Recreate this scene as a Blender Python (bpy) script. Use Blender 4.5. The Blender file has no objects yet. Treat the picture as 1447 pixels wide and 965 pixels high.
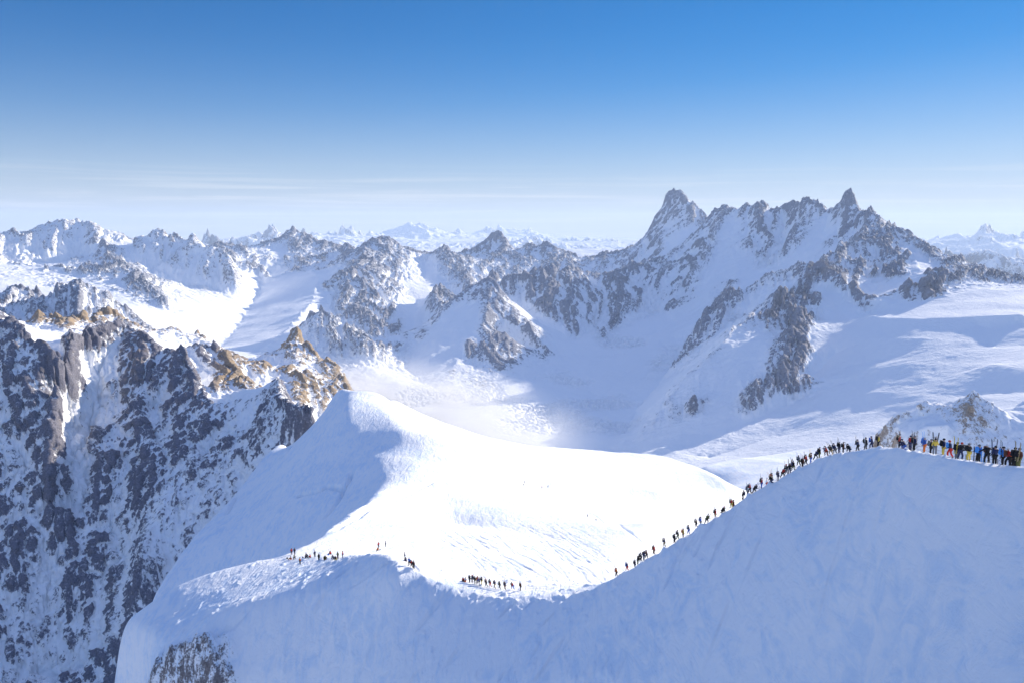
import bpy, bmesh, math, random, os
import numpy as np
from mathutils import Vector, Matrix

# ------------------------------------------------------------------ scene basics
scene = bpy.context.scene
COL = scene.collection
PI = math.pi
PW, PH = 1447.0, 965.0          # size of the photograph the ridges were surveyed from
FPX = 1080.0                    # focal length in its pixels
PITCH = math.atan((482.5 - 322.0) / FPX)
SUN_AZ = math.radians(50.0)     # right of the view direction
SUN_EL = math.radians(17.5)
QUICK = float(os.environ.get('TERRAIN_COARSE', '1'))   # 1 = full resolution


def tag(o, label=None, cat=None, group=None, kind=None):
    if label:
        o['label'] = label
    if cat:
        o['category'] = cat
    if group:
        o['group'] = group
    if kind:
        o['kind'] = kind
    return o


def ray(px, py):
    """direction of a surveyed sight line: azimuth (right of ahead) and tangent of its elevation"""
    X = (px - PW / 2) / FPX
    Y = (PH / 2 - py) / FPX
    y = math.cos(PITCH) + Y * math.sin(PITCH)
    z = -math.sin(PITCH) + Y * math.cos(PITCH)
    return math.atan2(X, y), z / math.hypot(X, y)


def azim(px, py=450):
    return ray(px, py)[0]


def at(px, py, D):
    a, t = ray(px, py)
    return Vector((D * math.sin(a), D * math.cos(a), D * t))


# ------------------------------------------------------------------ noise
def hash2(ix, iy, seed):
    h = (ix.astype(np.int64) * 374761393 + iy.astype(np.int64) * 668265263 + seed * 974634777) & 0xFFFFFFFF
    h = ((h ^ (h >> 13)) * 1274126177) & 0xFFFFFFFF
    h = ((h ^ (h >> 16)) * 2246822519) & 0xFFFFFFFF
    h = h ^ (h >> 15)
    return (h & 0xFFFFFF).astype(np.float32) / np.float32(0xFFFFFF)


def vnoise(x, y, seed=0):
    """gradient noise, about -1..1"""
    fx = np.floor(x); fy = np.floor(y)
    dx = (x - fx).astype(np.float32); dy = (y - fy).astype(np.float32)
    ix = fx.astype(np.int64); iy = fy.astype(np.int64)
    u = dx * dx * dx * (dx * (dx * 6 - 15) + 10)
    v = dy * dy * dy * (dy * (dy * 6 - 15) + 10)

    def g(ox, oy):
        a = hash2(ix + ox, iy + oy, seed) * np.float32(2 * PI)
        return np.cos(a) * (dx - ox) + np.sin(a) * (dy - oy)
    n0 = g(0, 0); n1 = g(1, 0)
    a = n0 + u * (n1 - n0)
    n0 = g(0, 1); n1 = g(1, 1)
    b = n0 + u * (n1 - n0)
    return (a + v * (b - a)) * np.float32(1.5)


def fbm(x, y, octs, seed=0, gain=0.5, ridged=False):
    s = 0.0; amp = 1.0; tot = 0.0
    c, sn = math.cos(0.7), math.sin(0.7)
    for o in range(octs):
        n = vnoise(x, y, seed + o * 17)
        if ridged:
            n = 1.0 - 2.0 * np.abs(n)
        s = s + amp * n
        tot += amp
        amp *= gain
        x, y = (x * c - y * sn) * 2.03 + 11.3, (x * sn + y * c) * 2.03 - 7.7
    return s / tot


def sstep(a, b, x):
    t = np.clip((x - a) / (b - a), 0, 1)
    return t * t * (3 - 2 * t)


# ------------------------------------------------------------------ terrain sheets
class Sheet:
    """A height field around the view point on an azimuth x log-distance grid.
    Surveyed crest, spur and valley lines are fixed; between them the ground is a membrane."""

    def __init__(self, az0, az1, r0, r1, daz, dln):
        self.a0, self.a1 = math.radians(az0), math.radians(az1)
        self.l0, self.l1 = math.log(r0), math.log(r1)
        self.na = max(8, int((self.a1 - self.a0) / (math.radians(daz) * QUICK)))
        self.nl = max(8, int((self.l1 - self.l0) / (dln * QUICK)))
        self.pts = []           # az, ln r, z, rough, rock, warm, label
        self.names = []

    def line(self, pts, name, rough=1.0, rock=0.5, warm=0.0, jag=0.0, seed=1):
        """pts: (px, py, distance) as sighted, or ('h', px, distance, z) for ground hidden in the view"""
        if name not in self.names:
            self.names.append(name)
        li = self.names.index(name)
        P = []
        for p in pts:
            if p[0] == 'h':
                P.append((azim(p[1]), math.log(p[2]), p[3]))
            else:
                a, t = ray(p[0], p[1])
                P.append((a, math.log(p[2]), t * p[2]))
        da = (self.a1 - self.a0) / self.na; dl = (self.l1 - self.l0) / self.nl
        if len(P) == 1:
            P = P * 2
        s = 0.0
        for (A, B) in zip(P[:-1], P[1:]):
            n = int(max(abs(B[0] - A[0]) / da, abs(B[1] - A[1]) / dl) * 1.6) + 1
            t = np.linspace(0, 1, n + 1)
            a = A[0] + (B[0] - A[0]) * t; l = A[1] + (B[1] - A[1]) * t; z = A[2] + (B[2] - A[2]) * t
            if jag:
                q = a * 260.0
                j = (np.abs(vnoise(q, q * 0 + seed, seed)) + 0.6 * np.abs(vnoise(q * 2.3, q * 0 + seed, seed + 3)) +
                     0.45 * vnoise(q * 5.1, q * 0 + seed, seed + 5) - 0.45)
                z = z + jag * j
                if jag > 80:
                    z = z + jag * .8 * (np.abs(vnoise(a * 90.0, a * 0 + seed, 77)) - .3)
            o = np.ones_like(a)
            self.pts.append(np.stack([a, l, z, o * rough, o * rock, o * warm, o * li], 1))

    def solve(self, blur=0.0):
        P = np.concatenate(self.pts, 0)
        na, nl = self.na, self.nl
        levels = []
        n1, n2 = na, nl
        while min(n1, n2) > 12:
            levels.append((n1, n2)); n1 = (n1 + 1) // 2; n2 = (n2 + 1) // 2
        levels.append((n1, n2))
        levels.reverse()
        ua = (P[:, 0] - self.a0) / (self.a1 - self.a0)
        ul = (P[:, 1] - self.l0) / (self.l1 - self.l0)
        ok = (ua > -0.02) & (ua < 1.02) & (ul > -0.02) & (ul < 1.02)
        P = P[ok]; ua = np.clip(ua[ok], 0, 0.99999); ul = np.clip(ul[ok], 0, 0.99999)
        F = None; LAB = None
        for k, (m1, m2) in enumerate(levels):
            i = np.clip((ua * m1), 0, m1 - 1).astype(int); j = np.clip((ul * m2), 0, m2 - 1).astype(int)
            idx = i * m2 + j
            cnt = np.bincount(idx, minlength=m1 * m2).astype(np.float32)
            C = np.stack([np.bincount(idx, weights=P[:, 2 + c], minlength=m1 * m2) for c in range(4)], 0)
            C = (C / np.maximum(cnt, 1)).reshape(4, m1, m2).astype(np.float32)
            M = (cnt > 0).reshape(m1, m2)
            lab = np.full(m1 * m2, -1, np.int32); lab[idx] = P[:, 6].astype(np.int32); lab = lab.reshape(m1, m2)
            if F is None:
                F = np.empty((4, m1, m2), np.float32)
                for c in range(4):
                    F[c] = C[c][M].mean()
                L = lab.copy()
                for _ in range(m1 + m2):
                    for ax, sh in ((0, 1), (0, -1), (1, 1), (1, -1)):
                        R = np.roll(L, sh, ax)
                        if ax == 0:
                            R[0 if sh == 1 else -1] = -1
                        else:
                            R[:, 0 if sh == 1 else -1] = -1
                        L = np.where(L < 0, R, L)
                    if (L >= 0).all():
                        break
            else:
                p1, p2 = F.shape[1:]
                x = np.clip((np.arange(m1) + .5) * p1 / m1 - .5, 0, p1 - 1); y = np.clip((np.arange(m2) + .5) * p2 / m2 - .5, 0, p2 - 1)
                x0 = np.minimum(x.astype(int), p1 - 2); y0 = np.minimum(y.astype(int), p2 - 2)
                fx = (x - x0).astype(np.float32)[None, :, None]; fy = (y - y0).astype(np.float32)[None, None, :]
                G = F[:, x0] * (1 - fx) + F[:, x0 + 1] * fx
                F = G[:, :, y0] * (1 - fy) + G[:, :, y0 + 1] * fy
                xi = np.clip(np.round(x + (hash2(np.arange(m1), np.arange(m1) * 0, 5) - .5) * .0), 0, p1 - 1).astype(int)
                yi = np.clip(np.round(y), 0, p2 - 1).astype(int)
                L = np.where(lab >= 0, lab, L[xi][:, yi])
            F = np.where(M[None], C, F)
            ha = (self.a1 - self.a0) / m1; hl = (self.l1 - self.l0) / m2
            wa = np.float32(1 / ha ** 2); wl = np.float32(1 / hl ** 2)
            den = 2 * wa + 2 * wl
            chk = (np.add.outer(np.arange(m1), np.arange(m2)) & 1).astype(bool)
            its = 140 if m1 * m2 < 20000 else (70 if m1 * m2 < 300000 else 24)
            if m1 * m2 < 300000:
                free = [(~M) & chk, (~M) & ~chk]
                om = np.float32(1.72)
                for _ in range(its):
                    for fm in free:
                        E = np.pad(F, ((0, 0), (1, 1), (1, 1)), mode='edge')
                        N = (wa * (E[:, :-2, 1:-1] + E[:, 2:, 1:-1]) + wl * (E[:, 1:-1, :-2] + E[:, 1:-1, 2:])) / den
                        F = np.where(fm[None], F + om * (N - F), F)
            else:
                for _ in range(its):
                    E = np.pad(F, ((0, 0), (1, 1), (1, 1)), mode='edge')
                    N = (wa * (E[:, :-2, 1:-1] + E[:, 2:, 1:-1]) + wl * (E[:, 1:-1, :-2] + E[:, 1:-1, 2:])) / den
                    F = np.where(M[None], F, N)
        self.h, self.rough, self.rock, self.warm = [f.astype(np.float32) for f in F]
        self.lab = L
        self.G = np.zeros_like(self.h)
        if blur > 0:
            b = blur / QUICK
            self.h = gblur(self.h, b)
        self.rough = gblur(self.rough, 4 / QUICK); self.rock = gblur(self.rock, 4 / QUICK); self.warm = gblur(self.warm, 3 / QUICK)
        a = self.a0 + (np.arange(na) + .5) / na * (self.a1 - self.a0)
        l = self.l0 + (np.arange(nl) + .5) / nl * (self.l1 - self.l0)
        self.az = a; self.r = np.exp(l)
        self.x = np.sin(a)[:, None] * self.r[None, :]
        self.y = np.cos(a)[:, None] * self.r[None, :]

    def grad(self, h=None):
        h = self.h if h is None else h
        ga = np.gradient(h, axis=0) / ((self.a1 - self.a0) / self.na)
        gl = np.gradient(h, axis=1) / ((self.l1 - self.l0) / self.nl)
        gr = gl / self.r[None, :]; gt = ga / self.r[None, :]
        s = np.sin(self.az)[:, None]; c = np.cos(self.az)[:, None]
        return (s * gr + c * gt).astype(np.float32), (c * gr - s * gt).astype(np.float32)

    def carve(self, scale, octs, strength, seed=3, gain=0.52, blur=2.0, sharp=0.75):
        """gullies and ribs that run down the slope, finer ones branching off the larger"""
        gx, gy = self.grad(gblur(self.h, blur / QUICK))
        wx = self.x + scale * .35 * vnoise(self.x / scale * .8, self.y / scale * .8, seed + 50)
        wy = self.y + scale * .35 * vnoise(self.x / scale * .8, self.y / scale * .8, seed + 51)
        out = np.zeros_like(self.h)
        fr = 1.0 / scale; amp = strength * scale
        K = 2 * PI * 0.62
        for o in range(octs):
            g = np.sqrt(gx * gx + gy * gy) + 1e-4
            sx, sy = -gy / g, gx / g
            slopef = np.clip(g / 0.5, 0, 1.25)
            px = wx * fr; py = wy * fr
            ix = np.floor(px); iy = np.floor(py)
            cs = np.zeros_like(self.h); sn = np.zeros_like(self.h); ws = np.zeros_like(self.h)
            for di in (-1, 0, 1):
                for dj in (-1, 0, 1):
                    cx = ix + di; cy = iy + dj
                    jx = hash2(cx, cy, seed + o * 7); jy = hash2(cx, cy, seed + o * 7 + 3)
                    vx = (px - cx - jx).astype(np.float32); vy = (py - cy - jy).astype(np.float32)
                    w = np.exp(-2.4 * (vx * vx + vy * vy))
                    ph = (vx * sx + vy * sy) * K + hash2(cx, cy, seed + o * 7 + 5) * 1.5
                    cs += np.cos(ph) * w; sn += np.sin(ph) * w; ws += w
            ws += 1e-3
            c_ = cs / ws; s_ = sn / ws
            m = amp * slopef * self.rough
            co = np.sqrt(c_ * c_ + s_ * s_)
            out += m * (sharp * co * (1 - 2 * np.abs(np.arctan2(s_, c_)) / PI) + (1 - sharp) * c_)
            d = -s_ * m * K * fr
            gx = gx + d * sx; gy = gy + d * sy
            fr *= 2.0; amp *= gain
        self.h = self.h + out.astype(np.float32)

    def groove(self, pix, width, depth, rmin=0.0, soft=1.0, wob=0.0):
        """press (depth > 0) or raise a narrow line into the surface along a sighted path"""
        G = []
        for px, py in pix:
            r = self.hit(px, py, rmin)
            if r is None:
                return
            a = azim(px, py); G.append((math.sin(a) * r, math.cos(a) * r))
        P = []
        for i in range(len(G) - 1):              # round the corners
            p0 = G[max(i - 1, 0)]; p1 = G[i]; p2 = G[i + 1]; p3 = G[min(i + 2, len(G) - 1)]
            for k in range(6):
                t = k / 6
                P.append(tuple(.5 * (2 * p1[c] + (p2[c] - p0[c]) * t + (2 * p0[c] - 5 * p1[c] + 4 * p2[c] - p3[c]) * t * t + (3 * p1[c] - p0[c] - 3 * p2[c] + p3[c]) * t ** 3) for c in (0, 1)))
        P.append(G[-1])
        P = np.array(P)
        if wob:
            P[:, 0] += wob * vnoise(P[:, 1] * .15, P[:, 0] * .15, 5); P[:, 1] += wob * vnoise(P[:, 0] * .15, P[:, 1] * .15, 6)
        for A, B in zip(P[:-1], P[1:]):
            m = width * 2.5
            aa = [math.atan2(q[0], q[1]) for q in (A, B)]; rr = [math.hypot(*q) for q in (A, B)]
            ma = m / min(rr)
            i0 = int((min(aa) - ma - self.a0) / (self.a1 - self.a0) * self.na); i1 = int((max(aa) + ma - self.a0) / (self.a1 - self.a0) * self.na) + 1
            j0 = int((math.log(max(min(rr) - m, 1)) - self.l0) / (self.l1 - self.l0) * self.nl); j1 = int((math.log(max(rr) + m) - self.l0) / (self.l1 - self.l0) * self.nl) + 1
            i0, i1 = max(i0, 0), min(i1, self.na); j0, j1 = max(j0, 0), min(j1, self.nl)
            if i1 <= i0 or j1 <= j0:
                continue
            X = self.x[i0:i1, j0:j1] - A[0]; Y = self.y[i0:i1, j0:j1] - A[1]
            d = B - A; L2 = float(d @ d) + 1e-9
            t = np.clip((X * d[0] + Y * d[1]) / L2, 0, 1)
            D = np.hypot(X - t * d[0], Y - t * d[1])
            self.G[i0:i1, j0:j1] = np.maximum(self.G[i0:i1, j0:j1], np.exp(-(D / width) ** 2 * soft))
        self.h -= depth * self.G
        self.G[:] = 0

    def finish(self, mat, info, rocks, keep=None):
        """make one mesh object for each name on the sheet"""
        na, nl = self.na, self.nl
        co = np.stack([self.x, self.y, self.h], 2).reshape(-1, 3).astype(np.float32)
        ids = np.arange(na * nl).reshape(na, nl)
        q = np.stack([ids[:-1, :-1], ids[1:, :-1], ids[1:, 1:], ids[:-1, 1:]], 2).reshape(-1, 4)
        fl = self.lab[:-1, :-1].reshape(-1)
        key = {}
        for i, n in enumerate(self.names):
            key.setdefault(info[n][0] + '|' + info[n][1], []).append(i)
        rk = rocks.reshape(-1).astype(np.float32); wm = self.warm.reshape(-1).astype(np.float32)
        objs = []
        for kk, lis in key.items():
            f = q[np.isin(fl, lis)]
            if keep is not None:
                f = f[keep[:-1, :-1].reshape(-1)[np.isin(fl, lis)]]
            if not len(f):
                continue
            used, inv = np.unique(f, return_inverse=True)
            f = inv.reshape(-1, 4)
            nm, lb = kk.split('|')
            me = bpy.data.meshes.new(nm)
            me.vertices.add(len(used)); me.vertices.foreach_set('co', co[used].ravel())
            me.loops.add(f.size); me.loops.foreach_set('vertex_index', f.ravel().astype(np.int32))
            me.polygons.add(len(f)); me.polygons.foreach_set('loop_start', (np.arange(len(f)) * 4).astype(np.int32))
            me.polygons.foreach_set('use_smooth', np.ones(len(f), bool))
            for an, av in (('rock', rk), ('warm', wm)):
                at_ = me.attributes.new(an, 'FLOAT', 'POINT'); at_.data.foreach_set('value', av[used])
            me.update(calc_edges=True)
            me.materials.append(mat)
            o = bpy.data.objects.new(nm, me); COL.objects.link(o)
            tag(o, lb, nm.replace('_', ' '), kind='structure')
            objs.append(o)
        return objs

    def roughen(self, amp, sc, seed=7, lo=.7, hi=1.4):
        """push steep faces in and out so that cliffs are broken rather than drawn-out sheets"""
        gx, gy = self.grad(gblur(self.h, 2 / QUICK)); g = np.sqrt(gx * gx + gy * gy) + 1e-4
        k = sstep(lo, hi, g) * np.clip(self.rough, 0, 1)
        u = (self.x * gy - self.y * gx) / g
        n = fbm((self.x + self.y) / sc, (self.h + .4 * (self.x - self.y)) / sc, 5, seed, ridged=True) + .6 * fbm((self.x - self.y) / (sc * .4), self.h / (sc * .3), 3, seed + 9)
        self.x = self.x + (amp * k * n * -gx / g).astype(np.float32); self.y = self.y + (amp * k * n * -gy / g).astype(np.float32)

    def height(self, x, y):
        """bilinear height at one point"""
        a = math.atan2(x, y); l = math.log(math.hypot(x, y))
        u = (a - self.a0) / (self.a1 - self.a0) * self.na - .5
        v = (l - self.l0) / (self.l1 - self.l0) * self.nl - .5
        u = min(max(u, 0), self.na - 1.001); v = min(max(v, 0), self.nl - 1.001)
        i, j = int(u), int(v); fu, fv = u - i, v - j
        h = self.h
        return float(h[i, j] * (1 - fu) * (1 - fv) + h[i + 1, j] * fu * (1 - fv) + h[i, j + 1] * (1 - fu) * fv + h[i + 1, j + 1] * fu * fv)

    def hit(self, px, py, rmin=0.0):
        """distance at which a sight line meets this sheet"""
        a, t = ray(px, py)
        u = (a - self.a0) / (self.a1 - self.a0) * self.na - .5
        i = int(min(max(u, 0), self.na - 2)); fu = min(max(u - i, 0), 1)
        col = self.h[i] * (1 - fu) + self.h[i + 1] * fu
        below = (t * self.r < col) & (self.r > rmin)
        k = np.argmax(below)
        return float(self.r[k]) if below.any() else None


def gblur(h, s):
    if s < 0.3:
        return h
    n = int(3 * s) + 1
    k = np.exp(-0.5 * (np.arange(-n, n + 1) / s) ** 2); k = (k / k.sum()).astype(np.float32)
    for ax in (0, 1):
        p = [(0, 0), (0, 0)]; p[ax] = (n, n)
        E = np.pad(h, p, mode='edge')
        o = np.zeros_like(h)
        m = h.shape[ax]
        for i, w in enumerate(k):
            o += w * (E[i:i + m] if ax == 0 else E[:, i:i + m])
        h = o
    return h
# ------------------------------------------------------------------ near snow crest, plateau and dome
def build_near():
    S = Sheet(-47, 60, 28, 1700, 0.077, 0.0021)
    n = 'near'
    S_line = S.line
    S.line = lambda pts, name, rough=.25, rock=0.0, **kw: S_line(pts, name, rough=rough, rock=rock, **kw)
    # the crest the skiers walk along
    S.line([(1650, 652, 74), (1447, 648, 82), (1400, 646, 86), (1350, 640, 90), (1300, 632, 98), (1270, 626, 108), (1240, 622, 120),
            (1180, 634, 132), (1130, 655, 137), (1090, 675, 140), (1060, 692, 141), (1000, 735, 142), (950, 766, 143), (900, 795, 146),
            (870, 814, 148), (840, 830, 150), (800, 840, 152), (750, 845, 155), (700, 843, 158), (650, 832, 162), (600, 815, 165),
            (570, 795, 169), (545, 778, 174)], n)
    # foot of the shaded face and the gully below the picture
    S.line([(1650, 965, 52), (1447, 965, 66), (1300, 965, 78), (1200, 965, 94), (1050, 965, 106), (900, 965, 118), (700, 965, 135),
            (560, 965, 148), (450, 965, 163), (350, 965, 171)], n)
    S.line([('h', 1650, 28, -64), ('h', 1200, 40, -105), ('h', 800, 60, -150), ('h', 450, 90, -180), ('h', 200, 100, -230), ('h', -100, 110, -260)], n)
    # rounded shoulder left of the col
    S.line([(560, 802, 165), (500, 815, 173), (450, 823, 179), (380, 842, 182), (330, 855, 184), (280, 880, 184)], n, rock=0)
    S.line([(545, 778, 174), (520, 780, 184), (490, 785, 193), (440, 787, 208), (400, 784, 219), (360, 790, 220), (320, 797, 221), (260, 815, 221),
            (230, 832, 220), (200, 850, 220), (165, 880, 221)], n)
    # rock end of the shoulder
    S.line([(165, 880, 221), (180, 888, 211), (215, 902, 196), (240, 903, 190), (262, 908, 185), (280, 895, 183)], 'spur', rough=.5, rock=.2)
    S.line([(160, 925, 200), (200, 960, 185), (240, 940, 182), (290, 945, 175), (318, 965, 171)], 'spur', rough=1.0, rock=.72)
    S.line([('h', 100, 210, -205), ('h', 180, 175, -215), ('h', 250, 155, -195)], 'spur', rough=1.2, rock=.7)
    # hollow between the shoulder and the dome's left face
    S.line([('h', 380, 255, -135), ('h', 300, 260, -160), ('h', 200, 270, -190), ('h', 100, 270, -225), ('h', -100, 320, -300)], n)
    S.line([(400, 602, 650), (330, 692, 570), (290, 735, 515), (250, 778, 470), (200, 842, 430)], n, rough=.5, rock=.34)
    S.line([('h', 340, 690, -420), ('h', 270, 600, -420), ('h', 190, 520, -400), ('h', 120, 440, -380), ('h', -100, 440, -440)], n, rough=.8, rock=.6)
    # crest of the dome
    S.line([(400, 784, 219), (450, 757, 245), (470, 740, 270), (500, 716, 308), (530, 697, 348), (545, 682, 382), (546, 664, 412), (536, 640, 442),
            (505, 618, 475), (492, 597, 495), (488, 575, 520), (491, 553, 548)], n)
    S.line([(474, 549, 575), (481, 543, 600), (492, 552, 560), (520, 551, 555), (540, 553, 560)], n)
    S.line([(478, 560, 570), (440, 600, 585), (400, 640, 580), (350, 700, 530), (300, 760, 460)], n)
    S.line([(540, 553, 556), (537, 565, 545), (551, 585, 505), (564, 607, 462)], n)
    
    S.line([(590, 650, 425), (575, 690, 370)], n)
    S.line([(564, 608, 458), (597, 608, 462), (625, 612, 468), (647, 620, 472), (668, 636, 475), (700, 656, 480), (738, 682, 485), (780, 705, 470), (850, 745, 420)], n)
    # far edge of the plateau
    S.line([(548, 556, 620), (560, 572, 660), (590, 584, 700), (620, 595, 740), (690, 618, 780), (760, 628, 815), (830, 632, 850), (940, 640, 900), (975, 653, 890), (1030, 680, 800),
            ('h', 1090, 800, -330)], n)
    S.line([(760, 650, 690), (860, 680, 600), (940, 690, 590)], n)
    S.line([('h', 470, 660, -300), ('h', 540, 760, -330), ('h', 620, 900, -430), ('h', 760, 1060, -520), ('h', 940, 1200, -560)], n)
    S.line([('h', 400, 1700, -900), ('h', 600, 1700, -900), ('h', 900, 1700, -800)], n)
    # plateau
    S.line([(640, 740, 345), (760, 755, 315), (860, 775, 272), (930, 735, 360)], n)
    S.line([(640, 795, 225), (700, 812, 215), (800, 815, 215), (860, 800, 235)], n)
    S.line([('h', 1000, 230, -118), ('h', 1100, 240, -125), ('h', 1200, 220, -118), ('h', 1447, 180, -95), ('h', 1650, 150, -90)], n)
    S.line([('h', 1060, 600, -270), ('h', 1240, 560, -255), ('h', 1447, 480, -240), ('h', 1650, 400, -220)], n)
    # second, farther shelf
    S.line([(985, 656, 1230), (1010, 650, 1290), (1060, 643, 1350), (1100, 638, 1390), (1150, 629, 1430), (1200, 620, 1450), (1245, 612, 1450), ('h', 1350, 1400, -400), ('h', 1650, 1300, -350)], n)
    S.line([('h', 1000, 1130, -392), ('h', 1060, 1130, -372), ('h', 1150, 1130, -350), ('h', 1245, 1130, -330)], n)
    S.line([('h', 985, 1700, -620), ('h', 1245, 1700, -560), ('h', 1650, 1700, -450)], n)
    S.solve(blur=5.0)
    return S


def build_rognon():
    """small rocky knoll behind the crest at the right"""
    S = Sheet(21, 42, 330, 640, 0.045, 0.0011)
    n = 'knoll'
    S.line([(1236, 622, 455), (1252, 602, 455), (1257, 596, 455), (1270, 592, 458)], n, rough=.9, rock=.3, warm=.5, jag=3)
    S.line([(1270, 592, 458), (1285, 586, 460), (1300, 580, 462), (1306, 571, 464), (1318, 570, 466), (1327, 575, 468),
            (1340, 571, 470), (1360, 567, 470), (1366, 560, 470), (1370, 554, 470), (1376, 552, 470), (1383, 559, 470), (1388, 564, 470), (1397, 572, 470), (1403, 574, 470), (1412, 580, 470),
            (1424, 588, 468)], n, rough=.9, rock=.5, warm=.6, jag=3)
    S.line([(1424, 588, 468), (1430, 580, 480), (1440, 570, 490), (1460, 560, 500), (1650, 540, 520)], n, rough=.2, rock=.1)
    S.line([(1270, 608, 446), (1310, 590, 455)], n, rough=.4, rock=.2, warm=.5)
    S.line([('h', 1240, 420, -165), ('h', 1300, 395, -160), ('h', 1400, 380, -158), ('h', 1650, 370, -160)], n, rough=.5, rock=.25, warm=.6)
    S.line([(1290, 605, 440), (1340, 600, 440)], n, rough=.2, rock=.15)
    S.line([(1362, 590, 452), (1370, 575, 460)], n, rough=.9, rock=.95, warm=.9)
    S.line([('h', 1180, 520, -260), ('h', 1300, 560, -240), ('h', 1400, 580, -235), ('h', 1650, 640, -230)], n, rough=.5, rock=.3)
    S.line([('h', 1180, 380, -260), ('h', 1200, 440, -230)], n, rough=.5, rock=.3)
    S.solve(blur=1.0)
    return S


# ------------------------------------------------------------------ shaded rock wall at the left and the pinnacles behind it
def build_wall():
    S = Sheet(-43, -8.5, 430, 2500, 0.05, 0.00125)
    w = 'wall'
    S.line([(-160, 425, 1160), (0, 459, 1120), (33, 486, 1080), (80, 512, 1030), (92, 506, 1040), (103, 479, 1100), (139, 474, 1140), (170, 468, 1170), (179, 465, 1180), (186, 478, 1165),
            (198, 487, 1150), (222, 497, 1130), (240, 502, 1120), (252, 507, 1105), (265, 526, 1070), (276, 542, 1040), (283, 558, 1010)], w, rough=1.0, rock=.5, jag=2)
    S.line([(-160, 400, 1320), (0, 439, 1300), (33, 461, 1260), (53, 466, 1230), (75, 473, 1180), (96, 482, 1140)], 'col', rough=.05, rock=0.0)
    S.line([(-160, 410, 1240), (0, 447, 1210), (40, 474, 1160), (80, 495, 1080)], 'col', rough=.05, rock=0.0)
    # ribs and gullies of the wall
    S.line([(103, 479, 1100), (97, 540, 1060), (90, 620, 1005), (92, 690, 955)], w, rough=1.1, rock=.35)
    S.line([(80, 560, 1005), (74, 640, 968), (69, 760, 905), (66, 900, 842)], w, rough=1.1, rock=.45)
    S.line([(179, 465, 1180), (150, 510, 1130), (130, 590, 1060), (120, 660, 1010)], w, rough=1.1, rock=.4)
    S.line([(120, 478, 1150), (118, 530, 1088), (122, 560, 1055)], w, rough=.5, rock=.1)
    S.line([(198, 487, 1150), (185, 540, 1075), (175, 590, 1035)], w, rough=1.0, rock=.85, warm=.35)
    S.line([(222, 497, 1130), (215, 560, 1060), (220, 600, 1030)], w, rough=1.0, rock=.75)
    S.line([(283, 558, 1010), (262, 600, 965), (240, 640, 930), (200, 690, 880), (190, 740, 850)], w, rough=1.1, rock=.7)
    S.line([(0, 620, 1000), (40, 690, 960)], w, rough=1.1, rock=.6)
    S.line([(0, 760, 920), (100, 740, 925), (150, 760, 890), (180, 800, 840)], w, rough=1.1, rock=.72)
    S.line([(-160, 700, 960), (-160, 965, 830)], w, rough=1.1, rock=.6)
    S.line([(0, 965, 815), (50, 965, 810), (100, 965, 790), (150, 940, 770), (190, 880, 740)], w, rough=1.1, rock=.6)
    S.line([(240, 700, 830), (215, 760, 790), (195, 830, 740)], w, rough=.7, rock=.15)
    S.line([('h', -160, 560, -760), ('h', 50, 560, -760), ('h', 180, 540, -700), ('h', 240, 500, -560)], w, rough=1, rock=.5)
    S.line([(283, 558, 1010), (295, 600, 930), (330, 640, 860), (320, 690, 800)], w, rough=1.0, rock=.58)
    # couloir and the crest that runs to the dome
    S.line([(268, 535, 1120), (278, 548, 1090), (290, 562, 1040)], w, rough=.15, rock=0.0)
    S.line([(263, 497, 1260), (275, 499, 1245), (287, 499, 1230), (292, 496, 1220), (301, 494, 1215), (307, 505, 1200)], w, rough=.9, rock=.62, jag=2)
    S.line([(290, 510, 1190), (297, 540, 1110)], w, rough=.9, rock=.6)
    S.line([(307, 505, 1200), (314, 509, 1190), (317, 512, 1185), (322, 520, 1160), (330, 530, 1120), (341, 546, 1060), (335, 552, 1040)], 'ochre', rough=.9, rock=.95, warm=1.0, jag=2)
    S.line([(315, 530, 1130), (313, 548, 1060), (310, 560, 1010)], 'ochre', rough=.9, rock=.9, warm=1.0)
    S.line([(297, 564, 985), (308, 565, 960), (319, 564, 940), (333, 553, 930), (348, 551, 930), (366, 550, 920), (382, 543, 915), (389, 540, 910), (394, 547, 900)], w, rough=.25, rock=.2)
    S.line([(394, 547, 900), (393, 571, 830), (400, 582, 760), (412, 585, 720), (440, 590, 700)], w, rough=.8, rock=.2)
    S.line([(340, 600, 880), (380, 590, 850), (370, 620, 820)], w, rough=.6, rock=.3)
    S.line([(372, 586, 800), (400, 586, 770), (372, 600, 780)], w, rough=.8, rock=.35)
    # sunlit snow and ochre rocks beyond
    S.line([(313, 505, 1260), (322, 508, 1330), (340, 516, 1360), (357, 520, 1370), (380, 516, 1380), (402, 517, 1350)], 'col', rough=.1, rock=0)
    S.line([(345, 540, 1130), (366, 545, 1080)], 'col', rough=.1, rock=.15, warm=1)
    S.line([(357, 530, 1280), (370, 530, 1250), (385, 530, 1230), (400, 531, 1210), (420, 545, 1150), (435, 565, 1080)], 'ochre', rough=1, rock=.72, warm=1, jag=3)
    S.line([(372, 545, 1160), (395, 548, 1120), (412, 566, 1040), (425, 578, 960)], 'ochre', rough=.8, rock=.42, warm=1)
    S.line([(402, 517, 1350), (404, 505, 1420), (408, 490, 1450), (412, 484, 1460), (417, 477, 1465), (420, 469, 1470), (424, 478, 1470), (428, 493, 1460), (433, 499, 1440), (441, 503, 1420), (455, 515, 1380),
            (470, 524, 1330), (474, 533, 1300), (480, 548, 1220), (490, 556, 1150)], 'ochre', rough=1, rock=.5, warm=1, jag=3)
    S.line([(410, 510, 1370), (430, 530, 1260), (455, 545, 1180)], 'ochre', rough=.8, rock=.35, warm=.9)
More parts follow.
